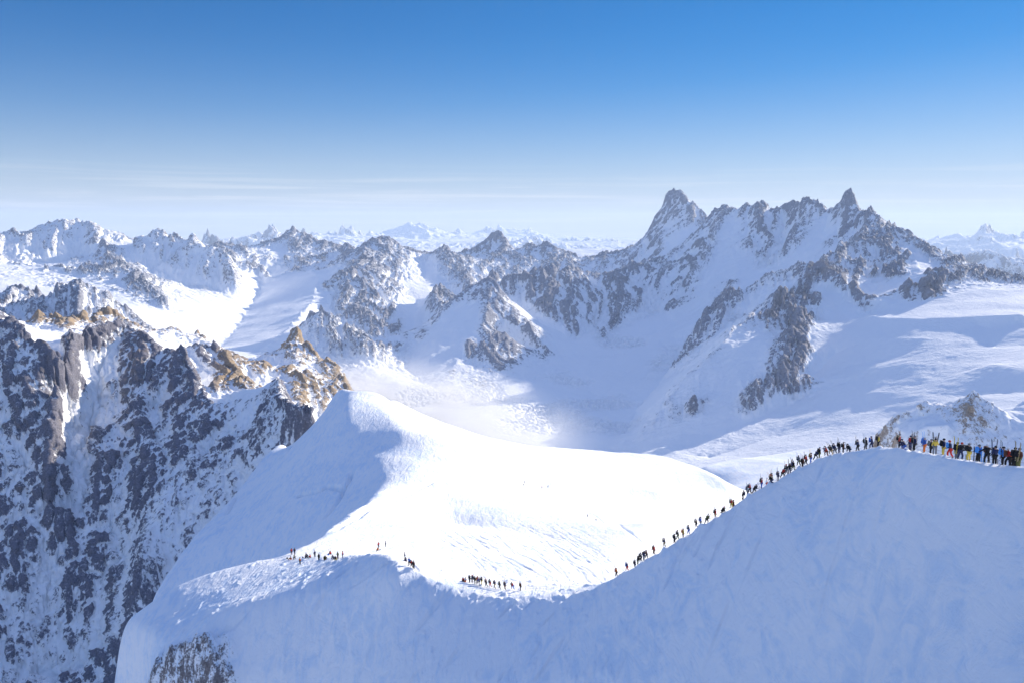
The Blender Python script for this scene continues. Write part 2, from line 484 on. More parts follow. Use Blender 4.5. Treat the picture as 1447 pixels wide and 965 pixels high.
    S.line([('h', 330, 1600, -420), ('h', 400, 1650, -450), ('h', 470, 1600, -480), ('h', 520, 1500, -500)], 'col', rough=.5, rock=.2)
    S.line([('h', 497, 1260, -330), ('h', 520, 1250, -430), ('h', 545, 1200, -500), ('h', 580, 1300, -520)], 'ochre', rough=.5, rock=.2)
    S.line([('h', 520, 900, -420), ('h', 470, 760, -330), ('h', 450, 640, -300)], w, rough=.5, rock=.2)
    S.line([(198, 486, 1200), (212, 479, 1350), (232, 483, 1360), (262, 488, 1390), (292, 494, 1420)], 'col', rough=.05, rock=-.1)
    S.line([(215, 489, 1200), (235, 495, 1180), (255, 497, 1260)], 'col', rough=.05, rock=0)
    S.line([(212, 478, 1450), (220, 474, 1500), (228, 472, 1500), (240, 471, 1510), (248, 475, 1510), (262, 478, 1510), (274, 478, 1510), (276, 476, 1510), (277, 467, 1510), (280, 467, 1510), (281, 478, 1510), (286, 474, 1500),
            (290, 478, 1500), (293, 492, 1480), (305, 495, 1450)], 'ochre', rough=.8, rock=.355, warm=1, jag=3)
    S.line([('h', 200, 1750, -420), ('h', 300, 1750, -480)], 'col', rough=.5, rock=.2)
    # ochre towers above the snow col
    S.line([(46, 466, 1300), (53, 462, 1330), (60, 453, 1340), (64, 458, 1340), (70, 459, 1340), (75, 455, 1340), (82, 460, 1330), (88, 472, 1300), (93, 481, 1240)], 'ochre', rough=1, rock=.8, warm=1, jag=2)
    S.line([(100, 481, 1250), (104, 474, 1330), (107, 463, 1360), (112, 468, 1370), (115, 459, 1380), (121, 452, 1390), (127, 459, 1390), (131, 472, 1370), (136, 462, 1430), (142, 452, 1450), (150, 446, 1460), (156, 452, 1460),
            (166, 456, 1460), (176, 466, 1440), (186, 476, 1400), (195, 480, 1400)], 'ochre', rough=1, rock=.5, warm=1, jag=3)
    S.line([('h', -160, 1550, -330), ('h', 40, 1550, -360), ('h', 90, 1500, -400), ('h', 150, 1700, -420)], 'col', rough=.5, rock=.2)
    S.line([('h', -160, 2500, -800), ('h', 150, 2500, -850), ('h', 330, 2500, -900), ('h', 520, 2500, -900)], 'col', rough=.5, rock=.2)
    S.solve(blur=0.8)
    return S


# ------------------------------------------------------------------ the great peaks and their glaciers
def K(pts):
    return [(p[0], p[1], p[2] * 1000) if p[0] != 'h' else ('h', p[1], p[2] * 1000, p[3]) for p in pts]


def build_mid():
    S = Sheet(-43, 43, 1900, 11000, 0.056, 0.00125)

    def L(pts, name, **kw):
        S.line(K(pts), name, **kw)
    # sunlit range at the left
    A = 'west'
    L([(-160, 345, 7.2), (0, 335, 7.4), (10, 333, 7.4), (18, 331, 7.4), (25, 340, 7.4), (50, 333, 7.5), (60, 321, 7.5), (68, 319, 7.5), (76, 315, 7.5), (88, 320, 7.5), (97, 315, 7.5), (106, 313, 7.5), (126, 320, 7.4), (133, 324, 7.4), (139, 331, 7.3), (144, 343, 7.2)],
      A, rough=1.1, rock=.3, jag=14, warm=.35)
    L([(144, 343, 7.2), (166, 346, 7.1), (190, 350, 7.0)], A, rough=.3, rock=0)
    L([(148, 346, 8.4), (154, 339, 8.4), (162, 335, 8.4), (168, 340, 8.4), (173, 337, 8.4), (179, 335, 8.4), (184, 340, 8.4), (190, 347, 8.4)], A, rough=1, rock=.8, jag=8)
    L([(188, 351, 7.0), (197, 342, 7.0), (209, 335, 7.0), (215, 332, 7.0), (222, 330, 7.0), (231, 335, 7.0), (239, 338, 7.0), (247, 336, 6.9), (254, 342, 6.9), (260, 343, 6.9), (274, 346, 6.8), (292, 351, 6.7), (312, 361, 6.6), (323, 371, 6.5), (328, 386, 6.3)],
      A, rough=1.1, rock=.3, jag=12, warm=.35)
    L([(0, 365, 7.05), (30, 378, 6.8), (63, 378, 6.6), (90, 409, 5.6)], A, rough=.8, rock=.45)
    L([(83, 376, 6.5), (110, 390, 6.2), (131, 403, 5.7)], A, rough=.9, rock=.5)
    L([(144, 343, 7.2), (151, 365, 6.7), (182, 389, 6.0), (205, 415, 5.4), (229, 433, 5.0)], A, rough=.9, rock=.62)
    L([(60, 374, 7.0), (110, 372, 7.05), (140, 366, 7.0)], A, rough=.8, rock=.3)
    L([(190, 370, 6.75), (210, 388, 6.5), (229, 406, 6.3), (265, 407, 6.3), (305, 413, 6.2), (328, 402, 6.25)], A, rough=.7, rock=.35)
    L([(0, 400, 5.6), (60, 420, 5.0), (150, 425, 5.0), (200, 445, 4.6)], A, rough=.15, rock=.05)
    L([(260, 440, 5.0), (300, 440, 5.4), (335, 430, 5.8)], A, rough=.15, rock=.1)
    L([(0, 421, 4.5), (60, 433, 4.3), (130, 430, 4.5), (200, 468, 4.0), (240, 485, 3.9), (310, 492, 4.5)], A, rough=.15, rock=.05)
    # valley glacier in shade
    V = 'valley'
    L([(310, 490, 4.55), (332, 466, 5.1), (351, 436, 5.9), (365, 419, 6.6), (372, 400, 7.4), (385, 385, 8.0)], V, rough=.1, rock=0, jag=45, seed=9)
    L([(350, 510, 3.85), (390, 480, 4.3), (420, 450, 4.85), (440, 425, 5.5), (450, 395, 6.4), (440, 380, 7.3)], V, rough=.12, rock=0, jag=45, seed=4)
    L([('h', 100, 3.7, -620), ('h', 200, 3.4, -760), ('h', 300, 3.4, -800), ('h', 400, 3.3, -780)], V, rough=.2, rock=0)
    # dark tooth at the left
    Tt = 'tooth'
    L([(-160, 430, 3.2), (0, 424, 3.2), (10, 420, 3.2), (26, 414, 3.2), (36, 420, 3.2), (45, 419, 3.2), (53, 414, 3.2), (57, 424, 3.2), (63, 440, 3.15), (78, 434, 3.1), (93, 429, 3.1), (102, 414, 3.05), (108, 405, 3.0), (114, 402, 3.0), (122, 410, 3.0), (133, 419, 3.0), (140, 430, 3.0), (149, 436, 3.0),
       (160, 440, 2.95), (172, 449, 2.9), (185, 457, 2.9), (199, 463, 2.85), (215, 477, 2.8), (222, 488, 2.7)], Tt, rough=.72, rock=.42, jag=5)
    L([(114, 402, 3.0), (112, 430, 2.8), (105, 470, 2.6)], Tt, rough=.72, rock=.55)
    L([('h', -160, 2.3, -640), ('h', 0, 2.3, -640), ('h', 100, 2.3, -660), ('h', 220, 2.4, -700), ('h', 300, 2.6, -800)], Tt, rough=.7, rock=.35)
    L([('h', -160, 3.9, -640), ('h', 20, 3.8, -560), ('h', 90, 3.7, -600), ('h', 150, 3.6, -640)], Tt, rough=.3, rock=0)
    # range behind the valley
    B = 'north'
    L([(290, 352, 8.8), (318, 346, 8.7), (332, 350, 8.6), (351, 355, 8.6), (371, 351, 8.8), (391, 345, 9.0), (406, 331, 9.2), (409, 327, 9.2), (414, 326, 9.2), (424, 335, 9.2), (434, 337, 9.1), (444, 341, 9.0), (461, 350, 8.8), (480, 357, 8.6), (493, 353, 8.4), (513, 356, 8.2), (523, 350, 8.0),
       (532, 343, 7.9), (540, 340, 7.8), (548, 341, 7.8), (560, 348, 7.8), (580, 363, 7.8), (603, 368, 7.8), (615, 360, 7.8), (626, 353, 7.8), (646, 370, 7.8), (661, 365, 8.1), (669, 370, 8.3), (679, 355, 8.5), (687, 343, 8.6), (695, 335, 8.6), (702, 333, 8.6), (708, 337, 8.6), (715, 345, 8.6), (725, 358, 8.6),
       (735, 354, 8.5), (745, 350, 8.5), (760, 348, 8.4), (772, 346, 8.4), (792, 360, 8.4), (818, 371, 8.4), (827, 366, 8.3), (838, 371, 8.3), (858, 360, 8.2), (868, 360, 8.2), (878, 365, 8.1), (898, 367, 8.0)], B, rough=1.2, rock=.68, jag=10)
    L([(380, 352, 8.9), (395, 356, 8.6), (400, 365, 8.4)], B, rough=.3, rock=.1)
    L([(335, 372, 8.0), (350, 378, 7.8), (370, 380, 7.8), (378, 395, 7.3)], B, rough=1.2, rock=.65)
    L([(406, 331, 9.2), (412, 350, 8.8), (425, 375, 8.0), (415, 385, 7.7)], B, rough=1.1, rock=.6)
    L([(480, 357, 8.6), (465, 380, 7.7), (452, 392, 7.2)], B, rough=1.1, rock=.7)
    # lit spurs that come forward
    L([(540, 340, 7.8), (520, 360, 7.2), (508, 378, 6.6), (500, 386, 6.3)], B, rough=1.1, rock=.55, jag=8)
    L([(460, 420, 6.0), (470, 405, 6.1), (490, 393, 6.2), (500, 386, 6.3), (507, 392, 6.25), (515, 405, 6.1), (523, 416, 6.0), (540, 440, 5.7), (553, 460, 5.4), (563, 482, 5.1)], B, rough=1.2, rock=.6, jag=9, warm=.3)
    L([(500, 386, 6.3), (494, 430, 5.6), (492, 470, 5.1)], B, rough=1.2, rock=.6)
    L([(512, 402, 6.1), (525, 450, 5.4), (533, 480, 5.0)], B, rough=1.2, rock=.55)
    L([(455, 440, 5.5), (465, 470, 4.9), (485, 493, 4.6), (523, 498, 4.6), (545, 487, 4.8), (568, 488, 4.9)], V, rough=.3, rock=.1)
    L([(420, 470, 4.35), (430, 460, 4.35), (440, 452, 4.35), (453, 446, 4.35), (462, 455, 4.3), (470, 467, 4.2), (481, 480, 4.1), (500, 489, 3.95), (515, 500, 3.8)], B, rough=1, rock=.4, jag=6)
    L([('h', 420, 3.6, -660), ('h', 450, 3.55, -690), ('h', 500, 3.3, -690)], V, rough=.5, rock=.2)
    L([(540, 340, 7.8), (552, 365, 7.3), (560, 392, 6.8), (567, 420, 6.3)], B, rough=1.2, rock=.6, jag=8)
    L([(626, 353, 7.8), (635, 368, 7.5), (647, 382, 7.2), (660, 397, 6.9), (668, 408, 6.5)], B, rough=1.1, rock=.55, jag=8)
    L([(603, 368, 7.8), (600, 395, 7.0), (610, 420, 6.3)], V, rough=.3, rock=.1)
    L([(575, 400, 6.7), (590, 430, 6.1), (585, 470, 5.3), (575, 500, 4.7)], V, rough=.15, rock=0.0)
    L([(620, 410, 6.1), (615, 425, 5.7), (625, 440, 5.3)], B, rough=1.1, rock=.6)
    L([(640, 432, 5.4), (630, 455, 4.9)], V, rough=.3, rock=.1)
    # pyramid in front
    T = 'pyramid'
    L([(573, 520, 3.95), (580, 505, 4.05), (590, 488, 4.2), (600, 470, 4.3), (613, 452, 4.4), (630, 436, 4.5), (646, 423, 4.6), (655, 415, 4.65), (666, 406, 4.7), (675, 404, 4.7), (685, 397, 4.7), (692, 394, 4.7), (698, 394, 4.7), (703, 402, 4.65), (705, 412, 4.6), (702, 424, 4.5), (703, 430, 4.5), (712, 438, 4.48), (720, 446, 4.45), (730, 455, 4.4), (739, 462, 4.38), (744, 462, 4.36), (747, 455, 4.35),
       (750, 465, 4.33), (755, 476, 4.3), (762, 482, 4.28), (769, 486, 4.25), (773, 500, 4.15), (774, 512, 4.05)], T, rough=.55, rock=.72, jag=5)
    L([(698, 394, 4.7), (692, 415, 4.55), (692, 432, 4.42), (686, 450, 4.25), (680, 470, 4.1)], T, rough=.5, rock=.78)
    L([(660, 445, 4.35), (650, 480, 4.05), (645, 515, 3.75)], T, rough=.22, rock=.12)
    L([(640, 440, 4.45), (620, 475, 4.15), (605, 515, 3.8)], T, rough=.22, rock=.12)
    L([(712, 470, 4.15), (720, 500, 3.95), (708, 526, 3.72)], T, rough=.6, rock=1.05)
    L([(665, 480, 4.0), (660, 505, 3.85)], T, rough=.6, rock=1.05)
    L([(573, 522, 3.9), (595, 540, 3.6), (613, 550, 3.45), (630, 535, 3.6), (645, 522, 3.7), (659, 513, 3.8), (690, 522, 3.72), (709, 531, 3.66), (740, 517, 3.85), (774, 514, 4.02)], T, rough=.45, rock=.75)
    # rock band behind the pyramid
    P = 'band'
    L([(696, 393, 5.3), (704, 402, 5.2), (712, 399, 5.2), (722, 396, 5.2), (732, 393, 5.2), (740, 396, 5.2), (749, 399, 5.3), (760, 390, 5.4), (769, 383, 5.4), (776, 381, 5.45), (782, 386, 5.5), (798, 386, 5.6), (806, 384, 5.6), (820, 388, 5.7), (835, 388, 5.8), (850, 391, 5.85), (868, 389, 5.9), (878, 392, 5.95), (888, 388, 6.0), (895, 381, 6.0), (901, 379, 6.0), (915, 379, 6.1), (931, 376, 6.1)],
      P, rough=1.1, rock=.66, jag=8)
    L([(769, 383, 5.4), (765, 420, 5.1), (770, 452, 4.85)], P, rough=1.1, rock=.9)
    L([(798, 386, 5.6), (806, 430, 5.1), (813, 478, 4.65)], P, rough=1.1, rock=.7)
    L([(868, 389, 5.9), (866, 440, 5.2), (862, 470, 4.9), (857, 487, 4.72)], P, rough=1.1, rock=.75)
    L([(838, 400, 5.6), (836, 440, 5.2), (836, 466, 4.95)], P, rough=1.0, rock=.6)
    L([(905, 395, 5.9), (912, 425, 5.6), (922, 446, 5.35)], P, rough=1.0, rock=.62)
    L([(712, 435, 4.95), (735, 442, 4.9), (752, 447, 4.85), (765, 462, 4.7), (790, 468, 4.7), (812, 485, 4.55), (826, 472, 4.8), (836, 470, 4.85), (845, 478, 4.75), (857, 490, 4.65), (868, 475, 4.8), (890, 458, 5.1), (922, 450, 5.25), (940, 445, 5.3)], 'bowl', rough=.35, rock=.25)
    L([('h', 700, 7.0, -760), ('h', 780, 7.2, -780), ('h', 880, 7.2, -650)], B, rough=.6, rock=.2)
    L([('h', 640, 6.6, -700), ('h', 680, 6.2, -680), ('h', 720, 5.8, -700)], B, rough=.6, rock=.2)
    # big peak
    J = 'monarch'
    L([(898, 367, 8.0), (904, 358, 8.0), (911, 346, 8.0), (918, 332, 8.0), (924, 320, 8.0), (930, 307, 8.0), (937, 295, 8.0), (939, 287, 8.0), (945, 279, 8.0), (949, 273, 8.0), (955, 273, 8.0), (960, 274, 7.95), (966, 280, 7.9), (975, 289, 7.85), (985, 299, 7.75), (993, 306, 7.7), (998, 313, 7.6), (1002, 314, 7.5)], J, rough=.9, rock=.52, jag=6)
    L([('h', 780, 9.4, -500), ('h', 900, 9.2, -400), ('h', 960, 9.0, -200), ('h', 1010, 9.0, -200)], J, rough=1, rock=.4)
    L([(955, 276, 7.9), (970, 300, 7.7), (982, 312, 7.6), (992, 320, 7.45)], J, rough=.9, rock=.6)
    L([(945, 285, 7.9), (945, 330, 7.6), (925, 365, 7.2)], J, rough=1.0, rock=.55)
    L([(960, 330, 7.3), (955, 350, 7.0), (945, 372, 6.7)], J, rough=.2, rock=.02)
    L([(985, 322, 7.3), (975, 335, 7.1)], J, rough=.3, rock=.05)
    L([(905, 372, 7.4), (930, 371, 6.9)], J, rough=1.0, rock=.62)
    # long ridge with the tooth
    R = 'giant'
    L([(931, 376, 6.1), (946, 383, 6.1), (956, 375, 6.15), (968, 366, 6.2), (976, 357, 6.25), (984, 348, 6.3), (991, 332, 6.45), (997, 319, 6.55), (1003, 309, 6.6), (1007, 301, 6.6), (1012, 298, 6.6), (1020, 297, 6.6), (1030, 299, 6.5), (1037, 296, 6.5), (1042, 299, 6.5), (1052, 297, 6.5), (1060, 296, 6.5), (1066, 292, 6.45), (1073, 289, 6.4), (1078, 291, 6.4), (1086, 298, 6.4), (1100, 301, 6.3),
       (1112, 296, 6.2), (1133, 291, 6.0), (1145, 289, 5.95), (1151, 286, 5.9), (1157, 288, 5.85), (1163, 296, 5.8), (1170, 301, 5.75), (1179, 303, 5.7), (1184, 299, 5.65), (1188, 292, 5.6), (1192, 284, 5.55), (1195, 280, 5.55), (1199, 278, 5.5), (1202, 277, 5.5), (1205, 279, 5.5), (1208, 284, 5.5), (1210, 294, 5.5), (1214, 304, 5.5), (1220, 306, 5.4), (1221, 303, 5.4), (1223, 308, 5.4), (1230, 311, 5.35), (1233, 307, 5.3),
       (1235, 313, 5.3), (1249, 323, 5.1), (1258, 327, 5.05), (1265, 331, 5.0), (1275, 339, 4.9), (1285, 348, 4.8), (1295, 353, 4.7), (1305, 359, 4.6), (1315, 366, 4.5), (1325, 373, 4.4), (1335, 378, 4.35), (1348, 383, 4.3), (1372, 393, 4.2), (1391, 401, 4.1), (1447, 406, 3.95), (1650, 412, 3.9)], R, rough=.9, rock=.54, jag=4)
    L([('h', 1010, 7.6, -80), ('h', 1100, 7.6, -100), ('h', 1200, 7.0, -200), ('h', 1300, 6.2, -500), ('h', 1447, 5.6, -700), ('h', 1650, 5.2, -700)], R, rough=1, rock=.4)
    L([(1192, 303, 5.43), (1200, 300, 5.42), (1208, 306, 5.42)], R, rough=.4, rock=.8)
    L([(1200, 310, 5.4), (1190, 335, 5.3), (1182, 345, 5.2)], R, rough=.8, rock=.9)
    L([(1170, 315, 5.6), (1162, 335, 5.4), (1150, 350, 5.2), (1130, 358, 5.15)], R, rough=.4, rock=.15)
    L([(1073, 289, 6.4), (1066, 320, 6.1), (1075, 350, 5.8), (1100, 382, 5.35)], R, rough=1.0, rock=.65)
    L([(1100, 301, 6.3), (1108, 330, 5.95), (1106, 355, 5.65)], R, rough=.9, rock=.72)
    L([(1140, 300, 5.85), (1125, 330, 5.6), (1118, 350, 5.4)], R, rough=.8, rock=.55)
    L([(1040, 320, 6.25), (1030, 330, 6.1), (1020, 370, 5.7), (1000, 420, 5.2), (985, 450, 4.9)], R, rough=.45, rock=.12)
    L([(1010, 315, 6.45), (1000, 345, 6.1), (980, 380, 5.7), (965, 410, 5.5)], R, rough=1.0, rock=.6)
    L([(1040, 370, 5.6), (1050, 400, 5.1), (1062, 415, 4.8)], R, rough=.25, rock=.03)
    L([(1085, 385, 5.2), (1105, 390, 5.0), (1080, 404, 4.8)], R, rough=.25, rock=.03)
    L([(975, 390, 5.7), (960, 420, 5.5), (945, 442, 5.25)], R, rough=1.0, rock=.6)
    L([(1040, 400, 5.2), (1030, 412, 5.0)], R, rough=1.0, rock=.65)
    # spurs below it
    Q = 'shoulder'
    L([(1240, 320, 5.15), (1228, 332, 5.0), (1219, 340, 4.9), (1205, 348, 4.75), (1195, 352, 4.65), (1179, 363, 4.5), (1166, 373, 4.35), (1155, 377, 4.25), (1146, 378, 4.2), (1133, 383, 4.2), (1120, 388, 4.2), (1110, 392, 4.2), (1100, 396, 4.2), (1088, 402, 4.2), (1075, 408, 4.2), (1060, 417, 4.2), (1045, 421, 4.2), (1033, 419, 4.2)], Q, rough=.8, rock=.45, jag=3)
    L([('h', 1040, 4.55, -500), ('h', 1100, 4.55, -440), ('h', 1150, 4.6, -380), ('h', 1180, 4.9, -300)], R, rough=.4, rock=.1)
    L([(1033, 419, 4.2), (1022, 428, 4.15), (1010, 439, 4.1), (998, 458, 4.0), (987, 475, 3.9), (977, 493, 3.8), (967, 509, 3.7), (955, 527, 3.6)], Q, rough=1.1, rock=.72, jag=4)
    L([(1058, 430, 4.05), (1048, 455, 3.85), (1025, 475, 3.6), (1000, 490, 3.5)], Q, rough=.6, rock=.3)
    L([(1146, 378, 4.2), (1154, 382, 4.15), (1160, 383, 4.1), (1173, 389, 4.0), (1185, 398, 3.9), (1192, 405, 3.85), (1199, 409, 3.8), (1209, 419, 3.75), (1219, 429, 3.7), (1222, 438, 3.65), (1222, 447, 3.58)], Q, rough=.9, rock=.75, jag=3, warm=.25)
    L([(1146, 378, 4.2), (1140, 400, 4.0), (1136, 415, 3.88), (1150, 432, 3.7), (1146, 463, 3.5)], Q, rough=.9, rock=.72, warm=.25)
    L([(1120, 405, 4.05), (1110, 415, 3.9)], Q, rough=.5, rock=.2)
    L([(1163, 415, 3.85), (1172, 425, 3.72), (1190, 442, 3.58), (1206, 453, 3.48), (1224, 450, 3.52)], Q, rough=.15, rock=.02)
    C = 'spur'
    L([(1096, 422, 3.7), (1085, 433, 3.6), (1067, 446, 3.4), (1045, 462, 3.25), (1020, 485, 3.05), (998, 508, 2.95), (974, 532, 2.88), (955, 555, 2.78), (940, 575, 2.7), (920, 602, 2.58), (903, 624, 2.48)], C, rough=.5, rock=.35, jag=3)
    L([(1096, 422, 3.7), (1103, 425, 3.65), (1110, 430, 3.6), (1120, 442, 3.5), (1126, 449, 3.4), (1129, 470, 3.25), (1130, 489, 3.1), (1132, 510, 2.98), (1131, 532, 2.9), (1124, 550, 2.82), (1113, 569, 2.72)], C, rough=.9, rock=.8, warm=.2, jag=3)
    L([(1096, 422, 3.7), (1100, 445, 3.45), (1098, 455, 3.35), (1075, 455, 3.35)], C, rough=.9, rock=.8, warm=.2)
    L([(1110, 480, 3.1), (1112, 520, 2.9), (1095, 560, 2.7)], C, rough=.9, rock=.75, warm=.2)
    L([(1075, 480, 3.1), (1060, 520, 2.88), (1030, 560, 2.68), (990, 600, 2.5)], C, rough=.3, rock=.1)
    L([(1085, 545, 2.75), (1070, 575, 2.62), (1055, 590, 2.55)], C, rough=.9, rock=.6, warm=.2)
    L([(985, 575, 2.65), (985, 590, 2.57)], C, rough=.8, rock=.6, warm=.2)
    L([(930, 632, 2.3), (985, 646, 2.25), (1015, 625, 2.36), (1040, 605, 2.47), (1075, 590, 2.57), (1112, 573, 2.68)], 'basin', rough=.3, rock=.15)
    # rocks right of the tooth
    L([(1250, 330, 5.0), (1245, 360, 4.7), (1240, 390, 4.35), (1228, 400, 4.2)], R, rough=1.0, rock=.66)
    L([(1265, 334, 4.95), (1268, 355, 4.7), (1285, 377, 4.4)], R, rough=1.0, rock=.7)
    L([(1283, 350, 4.75), (1290, 365, 4.45), (1300, 380, 4.15), (1315, 388, 4.05)], R, rough=.2, rock=.05)
    L([(1268, 385, 4.25), (1262, 400, 4.05)], R, rough=1, rock=.75)
    L([(1300, 392, 3.95), (1290, 395, 3.95)], R, rough=.2, rock=.02)
    L([(1286, 406, 3.75), (1300, 405, 3.75), (1314, 402, 3.78), (1323, 409, 3.75), (1326, 424, 3.62), (1300, 429, 3.55), (1286, 420, 3.62)], R, rough=.8, rock=.9, warm=.3)
    L([(1311, 388, 4.0), (1318, 386, 4.0), (1328, 394, 3.95), (1333, 405, 3.85)], R, rough=.9, rock=.8, warm=.3)
    # glaciers
    G = 'basin'
    L([(1240, 410, 3.95), (1225, 425, 3.75)], G, rough=.1)
    L([(1222, 424, 3.62), (1240, 424, 3.6), (1262, 428, 3.55), (1290, 432, 3.5), (1340, 420, 3.6), (1391, 410, 3.75), (1447, 414, 3.7), (1650, 420, 3.6)], G, rough=.1)
    L([(1150, 490, 3.15), (1175, 472, 3.28), (1200, 455, 3.42), (1230, 446, 3.36), (1300, 452, 3.22), (1447, 446, 3.2), (1650, 444, 3.2)], G, rough=.1)
    L([(1140, 540, 2.9), (1180, 500, 3.1), (1240, 480, 3.1), (1300, 480, 3.02), (1370, 482, 2.98)], G, rough=.1)
    L([(1380, 462, 3.18), (1410, 466, 3.12), (1447, 458, 3.2), (1650, 450, 3.2)], G, rough=.1)
    L([(1395, 485, 2.98), (1430, 490, 2.9), (1447, 485, 2.95)], G, rough=.1)
    L([(1240, 520, 2.78), (1290, 512, 2.80), (1320, 535, 2.64), (1400, 512, 2.70), (1447, 520, 2.65), (1650, 520, 2.6)], G, rough=.15)
    L([(1120, 590, 2.58), (1180, 565, 2.62), (1240, 555, 2.58), (1330, 560, 2.5), (1447, 555, 2.48), (1650, 550, 2.45)], G, rough=.1)
    L([(1000, 650, 2.25), (1100, 618, 2.38), (1200, 600, 2.36), (1320, 590, 2.32), (1447, 580, 2.3), (1650, 570, 2.3)], G, rough=.1)
    W = 'bowl'
    L([(700, 490, 4.3), (790, 500, 4.25), (850, 510, 4.2), (880, 492, 4.5), (930, 472, 4.9), (955, 450, 5.2)], W, rough=.1)
    L([(965, 480, 4.6), (955, 515, 4.0), (930, 545, 3.55), (900, 580, 3.1), (880, 620, 2.65)], W, rough=.3, rock=-.3)
    L([(850, 560, 3.45), (890, 530, 3.85), (920, 500, 4.3)], W, rough=.3, rock=-.3)
    L([(560, 540, 3.4), (620, 575, 3.05), (700, 560, 3.35), (780, 545, 3.6), (820, 560, 3.45)], W, rough=.1)
    L([(540, 570, 2.9), (640, 610, 2.6), (740, 625, 2.5), (840, 630, 2.5), (900, 640, 2.4)], W, rough=.12)
    L([('h', 350, 2.8, -860), ('h', 450, 2.4, -820), ('h', 600, 1.9, -760), ('h', 800, 1.9, -720), ('h', 950, 1.9, -660)], W, rough=.1)
    L([(500, 512, 3.7), (530, 522, 3.6), (555, 522, 3.7)], W, rough=.3, rock=.1)
    L([('h', -160, 9.5, -200), ('h', 150, 10.5, -500), ('h', 300, 10.8, -500), ('h', 480, 10.8, -700), ('h', 640, 10.8, -800), ('h', 900, 10.8, -900), ('h', 1100, 10, -900), ('h', 1300, 10, -1200), ('h', 1650, 10, -1300)], B, rough=.8, rock=.3)
    S.solve(blur=0.9)
    return S


def build_far():
    S = Sheet(-42, 42, 11500, 44000, 0.07, 0.0022)

    def L(pts, name, **kw):
        S.line(K(pts), name, **kw)
    F = 'far'
    L([(150, 352, 22), (288, 350, 21), (300, 345, 20), (318, 342, 20), (340, 343, 20), (360, 343, 21), (380, 339, 22), (398, 336, 24), (415, 334, 25), (440, 334, 26), (450, 332, 27), (465, 329, 28), (480, 331, 28), (490, 326, 28), (500, 330, 28), (513, 334, 29), (523, 331, 29), (535, 334, 30), (550, 336, 30)], F, rough=1.3, rock=.42, jag=300)
    L([(550, 336, 30), (563, 329, 31), (573, 323, 32), (582, 319, 32), (589, 316, 32), (594, 318, 32), (599, 323, 32), (604, 325, 32), (609, 322, 32), (615, 328, 32), (623, 333, 32)], 'snowy', rough=.8, rock=.2, jag=20)
    L([(585, 320, 31.6), (584, 345, 29)], 'snowy', rough=.8, rock=.15)
    L([(623, 333, 32), (646, 333, 33), (660, 336, 34), (676, 333, 36), (692, 325, 38), (700, 326, 38), (712, 323, 38), (728, 325, 38), (745, 328, 37), (755, 333, 36), (762, 338, 34), (775, 342, 30), (790, 340, 30), (812, 337, 30), (825, 342, 30), (838, 341, 29), (855, 343, 29), (871, 339, 28), (885, 343, 28), (900, 342, 28), (911, 344, 28), (960, 342, 28), (1100, 345, 28)],
      F, rough=1.3, rock=.42, jag=300)
    L([(715, 340, 24), (735, 343, 23), (748, 341, 23), (765, 350, 22)], F, rough=1.3, rock=.3, jag=30)
    L([(1250, 360, 28), (1302, 352, 28), (1318, 345, 28), (1338, 341, 27), (1352, 338, 27), (1365, 336, 27), (1376, 338, 27), (1385, 340, 27), (1393, 334, 26), (1400, 331, 26), (1408, 335, 26), (1418, 340, 26), (1425, 338, 26), (1431, 335, 26), (1447, 337, 26), (1650, 335, 26)], F, rough=1.4, rock=.35, jag=90)
    L([(1400, 331, 26), (1420, 350, 23), (1440, 365, 20.5)], F, rough=1.2, rock=.3)
    L([(1310, 371, 15.5), (1328, 371, 15), (1340, 365, 15), (1358, 359, 15), (1370, 362, 15), (1381, 367, 14.7), (1397, 375, 14.5), (1415, 383, 14), (1430, 390, 13.6), (1447, 396, 13.2), (1650, 420, 12.5)], F, rough=1.2, rock=.45, jag=18)
    L([('h', 0, 16, -1400), ('h', 400, 17, -1500), ('h', 700, 18, -1600), ('h', 1000, 18, -1600), ('h', 1250, 17, -1500), ('h', 1350, 19, -1400), ('h', 1447, 17, -1400), ('h', 1650, 16, -1400)], F, rough=.8, rock=.2)
    L([('h', -160, 12, -900), ('h', 500, 12, -1200), ('h', 1000, 12, -1300), ('h', 1250, 12, -1300), ('h', 1650, 11.6, -1100)], F, rough=.8, rock=.2)
    L([('h', -160, 44, -800), ('h', 700, 44, -700), ('h', 1650, 44, -800)], F, rough=.8, rock=.2)
    S.solve(blur=0.6)
    return S
# ------------------------------------------------------------------ materials
def nodes_of(name):
    m = bpy.data.materials.new(name)
    m.use_nodes = True
    nt = m.node_tree
    b = nt.nodes['Principled BSDF']
    return m, nt, b


def add(nt, kind, **kw):
    n = nt.nodes.new(kind)
    for k, v in kw.items():
        if k in n.inputs:
            n.inputs[k].default_value = v
        else:
            setattr(n, k, v)
    return n


def math_(nt, op, a, b=None, c=None):
    n = nt.nodes.new('ShaderNodeMath'); n.operation = op
    for i, v in enumerate((a, b, c)):
        if v is None:
            continue
        if hasattr(v, 'is_linked') or hasattr(v, 'links'):
            nt.links.new(v, n.inputs[i])
        else:
            n.inputs[i].default_value = v
    return n.outputs[0]


def noise_(nt, scale, detail=6, rough=0.6, coord=None, dist=0.0):
    n = add(nt, 'ShaderNodeTexNoise')
    n.inputs['Scale'].default_value = scale; n.inputs['Detail'].default_value = detail
    n.inputs['Roughness'].default_value = rough; n.inputs['Distortion'].default_value = dist
    if coord is not None:
        nt.links.new(coord, n.inputs['Vector'])
    return n.outputs[0]


